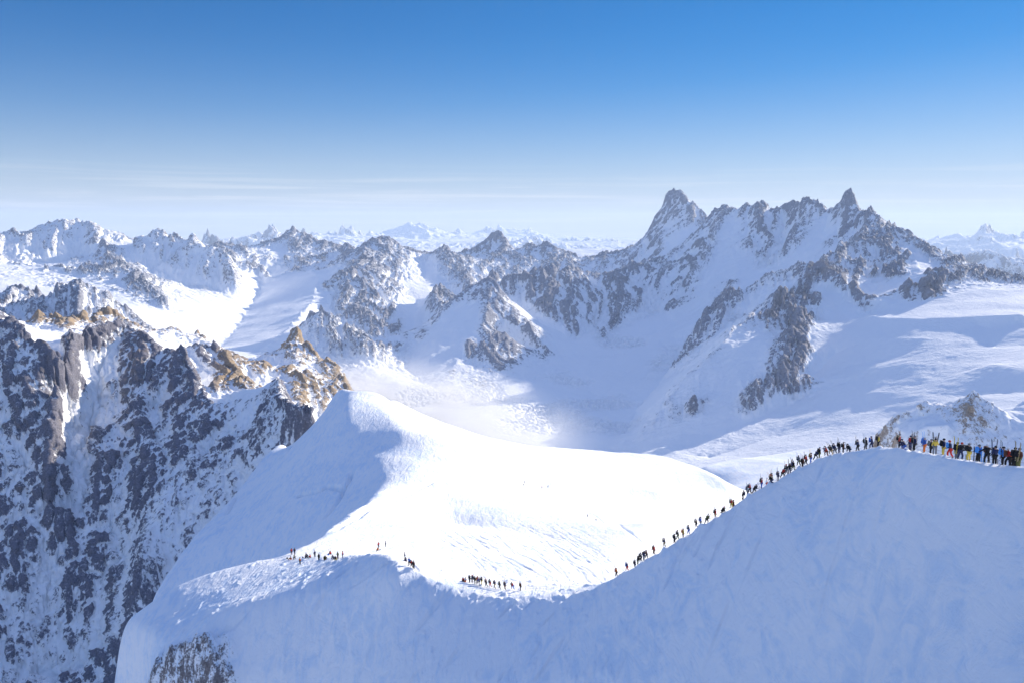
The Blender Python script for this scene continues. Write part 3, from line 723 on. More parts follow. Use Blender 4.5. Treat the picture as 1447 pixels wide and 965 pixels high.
def terrain_material(name, size, snow=(.95, .952, .955), grey=(.29, .31, .375), ochre=(.42, .32, .20), bump=0.25, rockscale=1.0, wind=0.0):
    """snow lying on rock; size = metres of the finest patches"""
    m, nt, b = nodes_of(name)
    L = nt.links
    pos = add(nt, 'ShaderNodeNewGeometry').outputs['Position']
    rock = add(nt, 'ShaderNodeAttribute', attribute_name='rock').outputs['Fac']
    warm = add(nt, 'ShaderNodeAttribute', attribute_name='warm').outputs['Fac']
    st = nt.nodes.new('ShaderNodeMapping'); L.new(pos, st.inputs[0]); st.inputs['Scale'].default_value = (1, 1, .5)
    n1 = noise_(nt, 1.0 / size, 7, .68, st.outputs[0], .3)
    n2 = noise_(nt, .12 / size, 4, .6, pos)
    n5 = noise_(nt, 3.6 / size, 4, .7, pos)
    n5 = math_(nt, 'SUBTRACT', n5, .5)
    v = math_(nt, 'MULTIPLY_ADD', n1, 1.7, rock)
    v = math_(nt, 'MULTIPLY_ADD', n5, .9, v)
    v = math_(nt, 'MULTIPLY_ADD', n2, .3, v)
    mr = add(nt, 'ShaderNodeMapRange', interpolation_type='SMOOTHSTEP')
    L.new(v, mr.inputs['Value']); mr.inputs['From Min'].default_value = 1.46; mr.inputs['From Max'].default_value = 1.70
    fac = mr.outputs[0]
    # rock colour: grey granite to ochre, mottled
    mx = add(nt, 'ShaderNodeMix', data_type='RGBA')
    n3 = noise_(nt, .35 / size, 5, .65, pos, .4)
    wf = math_(nt, 'MULTIPLY_ADD', n3, 1.1, -.6)
    wf = math_(nt, 'MULTIPLY_ADD', warm, .8, wf)
    wf2 = add(nt, 'ShaderNodeClamp'); L.new(wf, wf2.inputs[0])
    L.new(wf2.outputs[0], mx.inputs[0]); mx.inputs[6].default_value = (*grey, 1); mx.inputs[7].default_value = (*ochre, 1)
    mul = add(nt, 'ShaderNodeMix', data_type='RGBA', blend_type='MULTIPLY'); mul.inputs[0].default_value = .85
    L.new(mx.outputs[2], mul.inputs[6])
    rp = add(nt, 'ShaderNodeValToRGB'); n4 = noise_(nt, 2.2 / size, 5, .7, pos)
    L.new(n4, rp.inputs[0])
    rp.color_ramp.elements[0].position = .3; rp.color_ramp.elements[0].color = (.35, .34, .36, 1)
    rp.color_ramp.elements[1].position = .7; rp.color_ramp.elements[1].color = (1.5, 1.45, 1.4, 1)
    L.new(rp.outputs[0], mul.inputs[7])
    fin = add(nt, 'ShaderNodeMix', data_type='RGBA')
    L.new(fac, fin.inputs[0]); fin.inputs[6].default_value = (*snow, 1); L.new(mul.outputs[2], fin.inputs[7])
    if wind:                                            # wind packed, icier streaks in the snow
        mi = nt.nodes.new('ShaderNodeMapping'); L.new(pos, mi.inputs[0]); mi.inputs['Rotation'].default_value = (0, 0, math.radians(-20)); mi.inputs['Scale'].default_value = (1.0, .35, .45)
        ni = noise_(nt, .42, 7, .66, mi.outputs[0], 1.0)
        nj = noise_(nt, .045, 4, .55, pos, .6)
        ni = math_(nt, 'MULTIPLY_ADD', nj, .5, ni)
        mq = add(nt, 'ShaderNodeMapRange', interpolation_type='SMOOTHSTEP'); L.new(ni, mq.inputs['Value']); mq.inputs['From Min'].default_value = .66; mq.inputs['From Max'].default_value = .94
        ic = add(nt, 'ShaderNodeMix', data_type='RGBA'); L.new(mq.outputs[0], ic.inputs[0]); ic.inputs[6].default_value = (*snow, 1); ic.inputs[7].default_value = (.76, .845, .935, 1)
        L.new(ic.outputs[2], fin.inputs[6])
    L.new(fin.outputs[2], b.inputs['Base Color'])
    b.inputs['Roughness'].default_value = .85
    b.inputs['Specular IOR Level'].default_value = .12
    # relief
    bp = add(nt, 'ShaderNodeBump'); bp.inputs['Strength'].default_value = bump; bp.inputs['Distance'].default_value = size * 1.2
    hgt = math_(nt, 'MULTIPLY', n4, fac)
    hgt = math_(nt, 'MULTIPLY_ADD', n1, .6, hgt)
    if wind:
        mp = add(nt, 'ShaderNodeMapping'); L.new(pos, mp.inputs[0]); mp.inputs['Rotation'].default_value = (0, 0, math.radians(-35)); mp.inputs['Scale'].default_value = (1.0, .28, 1.0)
        wv = noise_(nt, wind, 6, .62, mp.outputs[0], .8)
        hgt = math_(nt, 'MULTIPLY_ADD', wv, 1.4, hgt)
    L.new(hgt, bp.inputs['Height']); L.new(bp.outputs[0], b.inputs['Normal'])
    return m


# ------------------------------------------------------------------ sky, sun, camera, air
def build_sky():
    w = bpy.data.worlds.new('World'); scene.world = w; w.use_nodes = True
    nt = w.node_tree; L = nt.links
    bg = nt.nodes['Background']
    sky = nt.nodes.new('ShaderNodeTexSky'); sky.sky_type = 'NISHITA'; sky.sun_disc = False
    sky.sun_elevation = SUN_EL; sky.sun_rotation = SUN_AZ; sky.altitude = 3800; sky.air_density = SKY['air']; sky.dust_density = SKY['dust']; sky.ozone_density = SKY['ozone']
    # thin high cloud streaks low over the horizon
    tc = nt.nodes.new('ShaderNodeTexCoord')
    sp = nt.nodes.new('ShaderNodeSeparateXYZ'); L.new(tc.outputs['Generated'], sp.inputs[0])
    mp = nt.nodes.new('ShaderNodeMapping'); L.new(tc.outputs['Generated'], mp.inputs[0]); mp.inputs['Scale'].default_value = (1.6, 1.6, 60.0); mp.inputs['Rotation'].default_value = (0.0, 0.012, 0)
    n = noise_(nt, 2.4, 7, .58, mp.outputs[0], .6)
    mr = add(nt, 'ShaderNodeMapRange', interpolation_type='SMOOTHSTEP'); L.new(n, mr.inputs['Value'])
    mr.inputs['From Min'].default_value = .45; mr.inputs['From Max'].default_value = .72
    up = add(nt, 'ShaderNodeMapRange', interpolation_type='SMOOTHSTEP'); L.new(sp.outputs[2], up.inputs['Value'])
    up.inputs['From Min'].default_value = .085; up.inputs['From Max'].default_value = .03
    f = math_(nt, 'MULTIPLY', mr.outputs[0], up.outputs[0])
    f = math_(nt, 'MULTIPLY', f, SKY['cloud'])
    mx = nt.nodes.new('ShaderNodeMix'); mx.data_type = 'RGBA'
    hs = nt.nodes.new('ShaderNodeHueSaturation'); hs.inputs['Saturation'].default_value = SKY['sat']; k1 = nt.nodes.new('ShaderNodeVectorMath'); k1.operation = 'MULTIPLY_ADD'; L.new(sky.outputs[0], k1.inputs[0]); k1.inputs[1].default_value = (.08,) * 3; k1.inputs[2].default_value = (1,) * 3
    k2 = nt.nodes.new('ShaderNodeVectorMath'); k2.operation = 'DIVIDE'; L.new(sky.outputs[0], k2.inputs[0]); L.new(k1.outputs[0], k2.inputs[1])
    L.new(k2.outputs[0], hs.inputs['Color'])
    tn = nt.nodes.new('ShaderNodeMix'); tn.data_type = 'RGBA'; tn.blend_type = 'MULTIPLY'; tn.inputs[0].default_value = 1; tn.inputs[7].default_value = (*SKY['tint'], 1); L.new(hs.outputs[0], tn.inputs[6])
    L.new(f, mx.inputs[0]); L.new(tn.outputs[2], mx.inputs[6]); mx.inputs[7].default_value = SKY['cloudcol']
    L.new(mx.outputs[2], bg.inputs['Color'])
    hz = add(nt, 'ShaderNodeMapRange'); L.new(sp.outputs[2], hz.inputs['Value'])
    hz.inputs['From Min'].default_value = .27; hz.inputs['From Max'].default_value = 0.0
    hp = math_(nt, 'POWER', hz.outputs[0], 2.3); hp = math_(nt, 'MULTIPLY', hp, .92)
    m2 = nt.nodes.new('ShaderNodeMix'); m2.data_type = 'RGBA'; L.new(hp, m2.inputs[0]); L.new(tn.outputs[2], m2.inputs[6]); m2.inputs[7].default_value = SKY['hazecol']
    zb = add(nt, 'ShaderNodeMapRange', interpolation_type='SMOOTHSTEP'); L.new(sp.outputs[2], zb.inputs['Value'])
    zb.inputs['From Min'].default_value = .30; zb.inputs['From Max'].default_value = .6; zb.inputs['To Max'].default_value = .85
    vm = nt.nodes.new('ShaderNodeMix'); vm.data_type = 'RGBA'; vm.inputs[7].default_value = (*SKY['zenith_fill'], 1); L.new(zb.outputs[0], vm.inputs[0]); L.new(m2.outputs[2], vm.inputs[6])  # overhead sky, out of view, made brighter and paler to fill the shaded snow
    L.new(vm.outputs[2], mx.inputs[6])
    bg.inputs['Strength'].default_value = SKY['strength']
    s = bpy.data.lights.new('sun', 'SUN'); s.energy = SKY['sun']; s.angle = math.radians(.53); s.color = SKY['suncol']
    so = bpy.data.objects.new('sun', s); COL.objects.link(so)
    d = Vector((math.sin(SUN_AZ) * math.cos(SUN_EL), math.cos(SUN_AZ) * math.cos(SUN_EL), math.sin(SUN_EL)))
    so.rotation_euler = (-d).to_track_quat('-Z', 'Y').to_euler()
    so.location = d * 500


def build_camera():
    c = bpy.data.cameras.new('camera'); c.sensor_width = 36; c.lens = 36 * FPX / PW; c.clip_start = 1; c.clip_end = 120000
    o = bpy.data.objects.new('camera', c); COL.objects.link(o)
    o.rotation_euler = (PI / 2 - PITCH, 0, 0)
    scene.camera = o


def build_haze(density, color):
    bm = bmesh.new()
    bmesh.ops.create_cube(bm, size=1)
    me = bpy.data.meshes.new('haze'); 
    bm.transform(Matrix.Translation((0, 22000, -900)) @ Matrix.Diagonal((96000, 50000, 3500, 1)))
    bm.to_mesh(me); bm.free()
    m, nt, b = nodes_of('air')
    nt.nodes.remove(b)
    v = nt.nodes.new('ShaderNodeVolumePrincipled'); v.inputs['Density'].default_value = density; v.inputs['Color'].default_value = (*color, 1); v.inputs['Anisotropy'].default_value = .1
    nt.links.new(v.outputs[0], nt.nodes['Material Output'].inputs['Volume'])
    me.materials.append(m)
    o = bpy.data.objects.new('haze', me); COL.objects.link(o)
    tag(o, 'thin pale blue air that fades the far ranges', 'haze', kind='stuff')


def build_cloud_sea():
    """top of the valley fog between the far ranges"""
    S = Sheet(-20, 20, 12500, 30000, 0.09, 0.004)
    S.line([('h', 300, 12500, -600), ('h', 1200, 12500, -600)], 'f'); S.line([('h', 300, 30000, -900), ('h', 1200, 30000, -900)], 'f')
    S.line([('h', 400, 20000, -560), ('h', 1100, 20000, -560)], 'f')
    S.solve()
    S.h += 60 * fbm(S.x / 1500, S.y / 1500, 5, 71) + 40 * fbm(S.x / 500, S.y / 500, 4, 72, ridged=True)
    m, nt, b = nodes_of('fog')
    b.inputs['Base Color'].default_value = (.9, .9, .92, 1); b.inputs['Roughness'].default_value = 1; b.inputs['Specular IOR Level'].default_value = 0
    o = S.finish(m, {'f': ('valley_fog', 'white sea of fog lying in the valley behind the jagged middle range')}, S.h * 0)[0]
    o['kind'] = 'stuff'


def build_spindrift():
    """snow dust blown off the far side of the dome"""
    m, nt, b = nodes_of('blown_snow'); L = nt.links
    nt.nodes.remove(b)
    v = nt.nodes.new('ShaderNodeVolumePrincipled'); v.inputs['Color'].default_value = (.96, .97, 1, 1); v.inputs['Anisotropy'].default_value = .25
    tc = nt.nodes.new('ShaderNodeTexCoord')
    ln = nt.nodes.new('ShaderNodeVectorMath'); ln.operation = 'LENGTH'; L.new(tc.outputs['Object'], ln.inputs[0])
    fo = add(nt, 'ShaderNodeMapRange', interpolation_type='SMOOTHSTEP'); L.new(ln.outputs['Value'], fo.inputs['Value'])
    fo.inputs['From Min'].default_value = .98; fo.inputs['From Max'].default_value = .1
    n = noise_(nt, 2.6, 5, .6, tc.outputs['Object'], .5)
    nr = add(nt, 'ShaderNodeMapRange'); L.new(n, nr.inputs['Value']); nr.inputs['From Min'].default_value = .38; nr.inputs['From Max'].default_value = .75
    d = math_(nt, 'MULTIPLY', fo.outputs[0], nr.outputs[0]); d = math_(nt, 'MULTIPLY', d, .026)
    L.new(d, v.inputs['Density']); L.new(v.outputs[0], nt.nodes['Material Output'].inputs['Volume'])
    bm = bmesh.new(); bmesh.ops.create_icosphere(bm, subdivisions=4, radius=1.0)
    for q in bm.verts:
        q.co *= 1.0 - .12 * math.sin(q.co.x * 5 + q.co.y * 3) * math.cos(q.co.z * 4)
    me = bpy.data.meshes.new('spindrift'); bm.to_mesh(me); bm.free(); me.materials.append(m)
    o = bpy.data.objects.new('spindrift', me); COL.objects.link(o)
    o.location = at(605, 585, 1250); o.scale = (330, 300, 82); o.rotation_euler = (0, math.radians(9), math.radians(-12))
    tag(o, 'white veil of blown snow drifting behind the top of the snow dome', 'blown snow', kind='stuff')


# ------------------------------------------------------------------ put the terrain together
SKY = dict(air=1.0, dust=.1, ozone=4.0, strength=.085, sun=3.2, suncol=(1, .905, .76), cloud=.42, cloudcol=(5.3, 5.1, 4.85, 1), hazecol=(3.1, 3.28, 3.2, 1), zenith_fill=(1.28, 1.88, 3.75), sat=1.5, tint=(.82, .755, .87))
EXPOSURE = 1.2
HAZE = (2.8e-5, (.68, .82, 1.0))

build_sky(); build_camera()
build_haze(*HAZE)

MAT_NEAR = terrain_material('near_snow', 1.6, grey=(.22, .205, .21), bump=.34, wind=.35)
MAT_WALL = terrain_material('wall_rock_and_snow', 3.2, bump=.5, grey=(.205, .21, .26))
MAT_KNOLL = terrain_material('pale_granite_and_snow', 2.2, bump=.4, grey=(.42, .36, .32), ochre=(.48, .38, .27))
MAT_MID = terrain_material('alpine_rock_and_snow', 16.0, bump=.5, ochre=(.30, .21, .14))
MAT_FAR = terrain_material('far_rock_and_snow', 130.0, bump=.4)


def slope_rock(S, lo, hi, k=1.0):
    gx, gy = S.grad()
    s = np.sqrt(gx * gx + gy * gy)
    return s


near = build_near()
near.carve(14, 3, .05, seed=61)
near.h += .35 * fbm(near.x / 16, near.y / 16, 4, 5) + .9 * near.rough * 0
near.h += 2.0 * fbm(near.x / 70, near.y / 70, 3, 8) * sstep(150, 320, near.r)[None, :]
for g in ([(424, 699), (440, 695), (455, 692), (462, 687), (475, 689), (487, 690)], [(487, 690), (481, 702), (472, 716), (462, 729)], [(497, 668), (492, 682), (488, 690)], [(414, 628), (408, 636), (398, 644)], [(334, 701), (328, 712), (322, 724)], [(372, 660), (350, 680), (330, 700)]):
    near.groove(g, 1.3, 4.5, 300)
random.seed(4)
for k in range(46):                                     # ski tracks fanning down the plateau
    x0 = 600 + 190 * random.random(); y0 = 735 + 35 * random.random()
    b = random.uniform(.25, .75); n_ = random.uniform(60, 150)
    near.groove([(x0 + n_ * t, y0 + n_ * t * b + 9 * math.sin(t * 4 + k) * t) for t in (0, .25, .5, .75, 1)], .40, .2, 175)
for k in range(14):                                     # trodden line over the bulge
    near.groove([(400 + 6 * k, 775 - 2 * k), (470 + 3 * k, 742 - k), (520 + 2 * k, 712), (585 + k * 3, 690 - k), (640 + k * 2, 672)][:5], .55, .35, 200)
near.groove([(742, 688), (760, 700), (775, 710), (800, 717), (845, 731), (880, 745), (905, 765)], .9, .55, 300)
for k in range(34):                                     # deep tracks raking down the near knoll
    x0 = 440 + 125 * random.random(); y0 = 788 + 10 * random.random()
    n_ = random.uniform(25, 75)
    near.groove([(x0, y0), (x0 - n_ * .5, y0 + n_ * .3), (x0 - n_, y0 + n_ * .62)], .28, .22, 140)
crest = [(1447, 648), (1400, 646), (1350, 640), (1300, 632), (1270, 626), (1240, 622), (1180, 634), (1130, 655), (1090, 675), (1060, 692), (1000, 735), (950, 766), (900, 795), (870, 814), (840, 830), (800, 840), (750, 845), (700, 843), (650, 832), (600, 815), (570, 795)]
def on_crest(px):
    for a_, b_ in zip(crest[:-1], crest[1:]):
        if b_[0] <= px <= a_[0]:
            t = (a_[0] - px) / (a_[0] - b_[0]); return a_[1] + (b_[1] - a_[1]) * t
for k in range(120):                                    # trodden, broken snow along the crest
    x0 = random.uniform(572, 1410); y0 = on_crest(x0) + random.uniform(1.5, 5)
    near.groove([(x0, y0), (x0 + random.uniform(1, 6), y0 + random.uniform(-.5, 1.5))], random.uniform(.25, .6), random.choice((-.35, -.25, .25)), 60)
fl = sstep(55, 68, near.r)[None, :] * sstep(240, 190, near.r)[None, :]
q = fbm(near.x / 3.1, near.y / 5.5, 4, 301); near.h += 1.3 * fl * np.clip(q - .2, 0, 1)        # wind crusts and lumps
q = fbm(near.x / 1.3, near.y / 2.2, 3, 303); near.h += .8 * fl * np.clip(q - .33, 0, 1)
near.h -= .6 * sstep(.30, .5, fbm((near.x - near.y) / 4.0, (near.x + near.y) / 26.0, 3, 305)) * fl   # runnels
sm_ = sstep(.12, .5, near.rock) * (near.r < 300)[None, :]
w_ = 2.5 * vnoise(near.x / 14, near.y / 14, 313)
near.h += sm_ * (3.2 * fbm((near.az[:, None] * 205 + w_) / 6.5, (near.r[None, :] + 2 * w_) / 26, 3, 315, ridged=True) + 2.2 * fbm(near.x / 5, near.y / 5, 5, 311, ridged=True))
near_objs = near.finish(MAT_NEAR, {'near': ('snow_ridge', 'broad snow crest with a shaded face, trodden edge and sunlit plateau behind'), 'spur': ('rock_spur', 'snow plastered rock end below the left shoulder of the snow crest')},
                        near.rock * .22 + .8 * sm_ * np.clip((near.h - gblur(near.h, 10 / QUICK)) / .9, -.8, .55))

knoll = build_rognon()
knoll.carve(26, 4, .10, seed=31)
knoll.h += 3 * knoll.rough * fbm(knoll.x / 12, knoll.y / 12, 4, 9, ridged=True)
knoll.roughen(2.5, 7, 421)
gx, gy = knoll.grad(); sl = np.sqrt(gx * gx + gy * gy)
knoll.finish(MAT_KNOLL, {'knoll': ('rocky_knoll', 'pale snow dusted rock knoll rising behind the queue at the right')}, knoll.rock * .8 + .14 * (sl - .7) - .02)

wall = build_wall()
wall.carve(110, 5, .085, seed=11, gain=.55)
wv_ = 12 * vnoise(wall.x / 90, wall.y / 90, 431)
AZ_ = wall.az[:, None] * 900 + wv_; RR_ = wall.r[None, :] + 3 * wv_
wall.h += np.clip(wall.rough, 0, 1) * sstep(.3, .8, wall.rough) * (13 * fbm(AZ_ / 42, RR_ / 190, 3, 433, ridged=True) + 6 * fbm(AZ_ / 13, RR_ / 70, 3, 434, ridged=True))
wall.h += wall.rough * (6 * fbm(wall.x / 38, wall.y / 38, 6, 12, ridged=True) + 5 * fbm(wall.x / 9, wall.y / 9, 3, 13))
wall.roughen(6, 11, 401)
gx, gy = wall.grad(); sl = np.sqrt(gx * gx + gy * gy)
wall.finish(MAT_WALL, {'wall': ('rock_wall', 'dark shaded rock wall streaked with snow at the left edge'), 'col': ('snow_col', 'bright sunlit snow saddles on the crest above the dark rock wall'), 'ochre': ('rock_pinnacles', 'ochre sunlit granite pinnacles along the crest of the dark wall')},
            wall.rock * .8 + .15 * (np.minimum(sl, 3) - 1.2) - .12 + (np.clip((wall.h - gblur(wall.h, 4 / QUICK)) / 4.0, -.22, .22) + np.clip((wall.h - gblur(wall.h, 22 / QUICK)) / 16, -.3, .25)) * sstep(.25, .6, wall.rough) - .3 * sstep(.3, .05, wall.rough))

mid = build_mid()
mid.carve(250, 6, .13, seed=21, gain=.56, sharp=.92)
wv_ = 60 * vnoise(mid.x / 600, mid.y / 600, 451) + 25 * vnoise(mid.x / 200, mid.y / 200, 452)
AZ_ = mid.az[:, None] * 6300 + wv_; RR_ = mid.r[None, :] + 4 * wv_
fm_ = sstep(.35, .9, mid.rough) * sstep(.12, .5, slope_rock(mid, 0, 1))
mid.h += fm_ * (44 * fbm(AZ_ / 150, RR_ / 900, 3, 453, ridged=True) + 20 * fbm(AZ_ / 52, RR_ / 380, 3, 454, ridged=True))
mid.h += mid.rough * (9 * fbm(mid.x / 75, mid.y / 75, 5, 22, ridged=True) + 8 * sstep(.3, .7, mid.rock) * fbm(mid.x / 26, mid.y / 26, 3, 24)) + 7 * fbm(mid.x / 330, mid.y / 330, 3, 23)
mid.roughen(11, 40, 411)
mid.h += 14 * sstep(.3, .1, mid.rough) * fbm(mid.x / 520, mid.y / 520, 3, 26)
bw = (mid.lab == mid.names.index('bowl')) * 1.0
bw = gblur(bw.astype(np.float32), 12 / QUICK) * sstep(-.1, .25, fbm(mid.x / 420, mid.y / 420, 3, 441)) * sstep(2500, 2900, mid.r)[None, :]
mid.h -= 13 * bw * sstep(.35, .8, fbm((mid.x - mid.y) / 46, (mid.x + mid.y) / 120, 3, 443, ridged=True)) + 9 * bw * sstep(.3, .75, fbm((mid.x + mid.y * .7) / 34, (mid.y - mid.x) / 90, 3, 445, ridged=True))   # crevasse field
gx, gy = mid.grad(); sl = np.sqrt(gx * gx + gy * gy)
MIDN = {'west': ('mountain', 'sunlit white mountain range with fluted faces at the left'), 'valley': ('valley_glacier', 'blue shaded valley glacier running back between the ranges'), 'tooth': ('rock_peak', 'dark blue shaded rock tooth in front of the sunlit left range'),
        'north': ('mountain', 'jagged snowy range across the middle with lit right flanks'), 'pyramid': ('rock_peak', 'pyramid shaped peak with a snow ramp and a brown rock face in the middle'), 'band': ('rock_band', 'rock wall band with hanging ribs right of the pyramid peak'),
        'bowl': ('glacier', 'shaded broken glacier in the middle behind the snow plateau'), 'monarch': ('mountain', 'tallest dark triangular peak with a bright snow cap'), 'giant': ('mountain', 'long rocky ridge at the right crowned by a slim rock tooth'),
        'shoulder': ('rock_spur', 'rocky shoulder with a thin lit snow edge below the slim rock tooth'), 'spur': ('rock_spur', 'long snowy spur with a brown rock edge above the glacier at the right'), 'basin': ('glacier', 'wide smooth glacier basin at the right with sunlit rolls')}
mid.finish(MAT_MID, MIDN, mid.rock * .8 + .16 * (np.minimum(sl, 2.2) - .7) - .21 + .12 * fbm(mid.x / 260, mid.y / 260, 3, 461) + (np.clip((mid.h - gblur(mid.h, 4 / QUICK)) / 12, -.2, .2) + np.clip((mid.h - gblur(mid.h, 18 / QUICK)) / 45, -.25, .2)) * sstep(.25, .6, mid.rough) - .4 * sstep(.3, .05, mid.rough))

far = build_far()
far.carve(1300, 5, .26, seed=41, sharp=.9)
far.h += 40 * far.rough * fbm(far.x / 700, far.y / 700, 4, 42, ridged=True)
gx, gy = far.grad(); sl = np.sqrt(gx * gx + gy * gy)
far.finish(MAT_FAR, {'far': ('mountain', 'pale blue distant mountain ranges along the horizon'), 'snowy': ('mountain', 'high white distant peak standing above the far ranges')}, far.rock * .75 + .3 * (sl - .7))
build_cloud_sea()
build_spindrift()

# the snow country all round and below, out to the horizon
ground = Sheet(-180, 180, 2500, 60000, 2.0, 0.05)
ground.line([('h', 723, 2500, -1700), ('h', 0, 2500, -1700)], 'g')
QS = QUICK; QUICK = 1
ground.__init__(-180, 180, 600, 60000, 2.0, 0.05)
ground.az = ground.a0 + np.arange(ground.na) / (ground.na - 1) * (ground.a1 - ground.a0)
ground.r = np.exp(np.linspace(ground.l0, ground.l1, ground.nl))
ground.x = np.sin(ground.az)[:, None] * ground.r[None]; ground.y = np.cos(ground.az)[:, None] * ground.r[None]
ground.h = (-1750 + 330 * fbm(ground.x / 3500, ground.y / 3500, 4, 90, ridged=True)).astype(np.float32)
front = (np.abs(ground.az) < math.radians(48))[:, None]
ground.h = np.where(front, np.minimum(ground.h, -1750), ground.h)
ground.rough = ground.rock = ground.warm = ground.h * 0
ground.lab = np.zeros(ground.h.shape, np.int32); ground.names = ['g']
ground.finish(MAT_FAR, {'g': ('ground', 'snow covered ground far below, reaching to the horizon')}, ground.h * 0 + .1)
QUICK = QS

vs = scene.view_settings
vs.view_transform = 'Standard'; vs.look = 'None'; vs.exposure = EXPOSURE; vs.gamma = 1; vs.use_curve_mapping = False
scene.cycles.use_denoising = True
scene.cycles.max_bounces = 9; scene.cycles.diffuse_bounces = 8; scene.cycles.volume_bounces = 1

# ------------------------------------------------------------------ people on the crest
def plain(name, col, rough=.7):
    m, nt, b = nodes_of(name)
    n = noise_(nt, 9.0, 3, .5)
    mx = add(nt, 'ShaderNodeMix', data_type='RGBA'); nt.links.new(n, mx.inputs[0])
    mx.inputs[6].default_value = tuple(c * .8 for c in col) + (1,); mx.inputs[7].default_value = tuple(min(1, c * 1.2) for c in col) + (1,)
    nt.links.new(mx.outputs[2], b.inputs['Base Color']); b.inputs['Roughness'].default_value = rough
    b.inputs['Specular IOR Level'].default_value = .3
    return m


CLOTH = {k: plain(k + '_fabric', c) for k, c in dict(navy=(.025, .035, .10), black=(.012, .012, .016), red=(.52, .03, .02), orange=(.75, .20, .03), blue=(.03, .13, .50), sky=(.08, .34, .80),
         yellow=(.70, .52, .08), tan=(.42, .31, .17), brown=(.13, .05, .03), white=(.75, .75, .75), olive=(.14, .15, .05), grey=(.16, .17, .19)).items()}
WORD = dict(sky='light blue')
SKIN = plain('skin', (.55, .33, .23)); DARK = plain('boots_and_gloves', (.015, .015, .018)); LENS = plain('goggle_lens', (.03, .03, .035), .2)
WOOD = plain('post_wood', (.10, .07, .05)); ROPE = plain('rope_fibre', (.25, .18, .14))


def skinned(pts, edges, rad, root=0, sub=1):
    """one continuous surface grown round a skeleton"""
    me = bpy.data.meshes.new('bones'); me.from_pydata(pts, edges, [])
    o = bpy.data.objects.new('bones', me); COL.objects.link(o)
    o.modifiers.new('skin', 'SKIN'); sm = o.modifiers.new('sub', 'SUBSURF'); sm.levels = sub; sm.render_levels = sub
    for i, r in enumerate(rad):
        d = me.skin_vertices[0].data[i]
        d.radius = (r, r) if not isinstance(r, tuple) else r
        d.use_root = i == root
    dg = bpy.context.evaluated_depsgraph_get(); dg.update()
    out = bpy.data.meshes.new_from_object(o.evaluated_get(dg))
    bpy.data.objects.remove(o); bpy.data.meshes.remove(me)
    out.polygons.foreach_set('use_smooth', np.ones(len(out.polygons), bool))
    return out


def box_mesh(parts, bevel=.03):
    bm = bmesh.new()
    for (c, s, rot) in parts:
        r = bmesh.ops.create_cube(bm, size=1)['verts']
        M = Matrix.Translation(c) @ rot @ Matrix.Diagonal((*s, 1))
        bmesh.ops.transform(bm, matrix=M, verts=r)
    if bevel:
        bmesh.ops.bevel(bm, geom=bm.edges[:], offset=bevel, segments=2, affect='EDGES', clamp_overlap=True)
    me = bpy.data.meshes.new('m'); bm.to_mesh(me); bm.free()
    return me


def ski_mesh(length=1.72):
    """a flat ski with turned-up tip, along Z"""
    bm = bmesh.new(); prev = None
    prof = [(0, .045, .012, .02), (.08, .05, .016, 0), (length * .5, .038, .024, -.01), (length * .85, .05, .016, 0), (length * .95, .048, .012, .03), (length, .02, .008, .09)]
    for z, w, t, y in prof:
        ring = [bm.verts.new(p) for p in ((-w, y - t / 2, z), (w, y - t / 2, z), (w, y + t / 2, z), (-w, y + t / 2, z))]
        if prev:
            for i in range(4):
                bm.faces.new((prev[i], prev[(i + 1) % 4], ring[(i + 1) % 4], ring[i]))
        else:
            bm.faces.new(ring[::-1])
        prev = ring
    bm.faces.new(prev)
    for q in ((0, .03, length * .44), (0, .03, length * .56)):
        r = bmesh.ops.create_cube(bm, size=1)['verts']
        bmesh.ops.transform(bm, matrix=Matrix.Translation(q) @ Matrix.Diagonal((.06, .05, .10, 1)), verts=r)
    me = bpy.data.meshes.new('ski'); bm.to_mesh(me); bm.free()
    return me


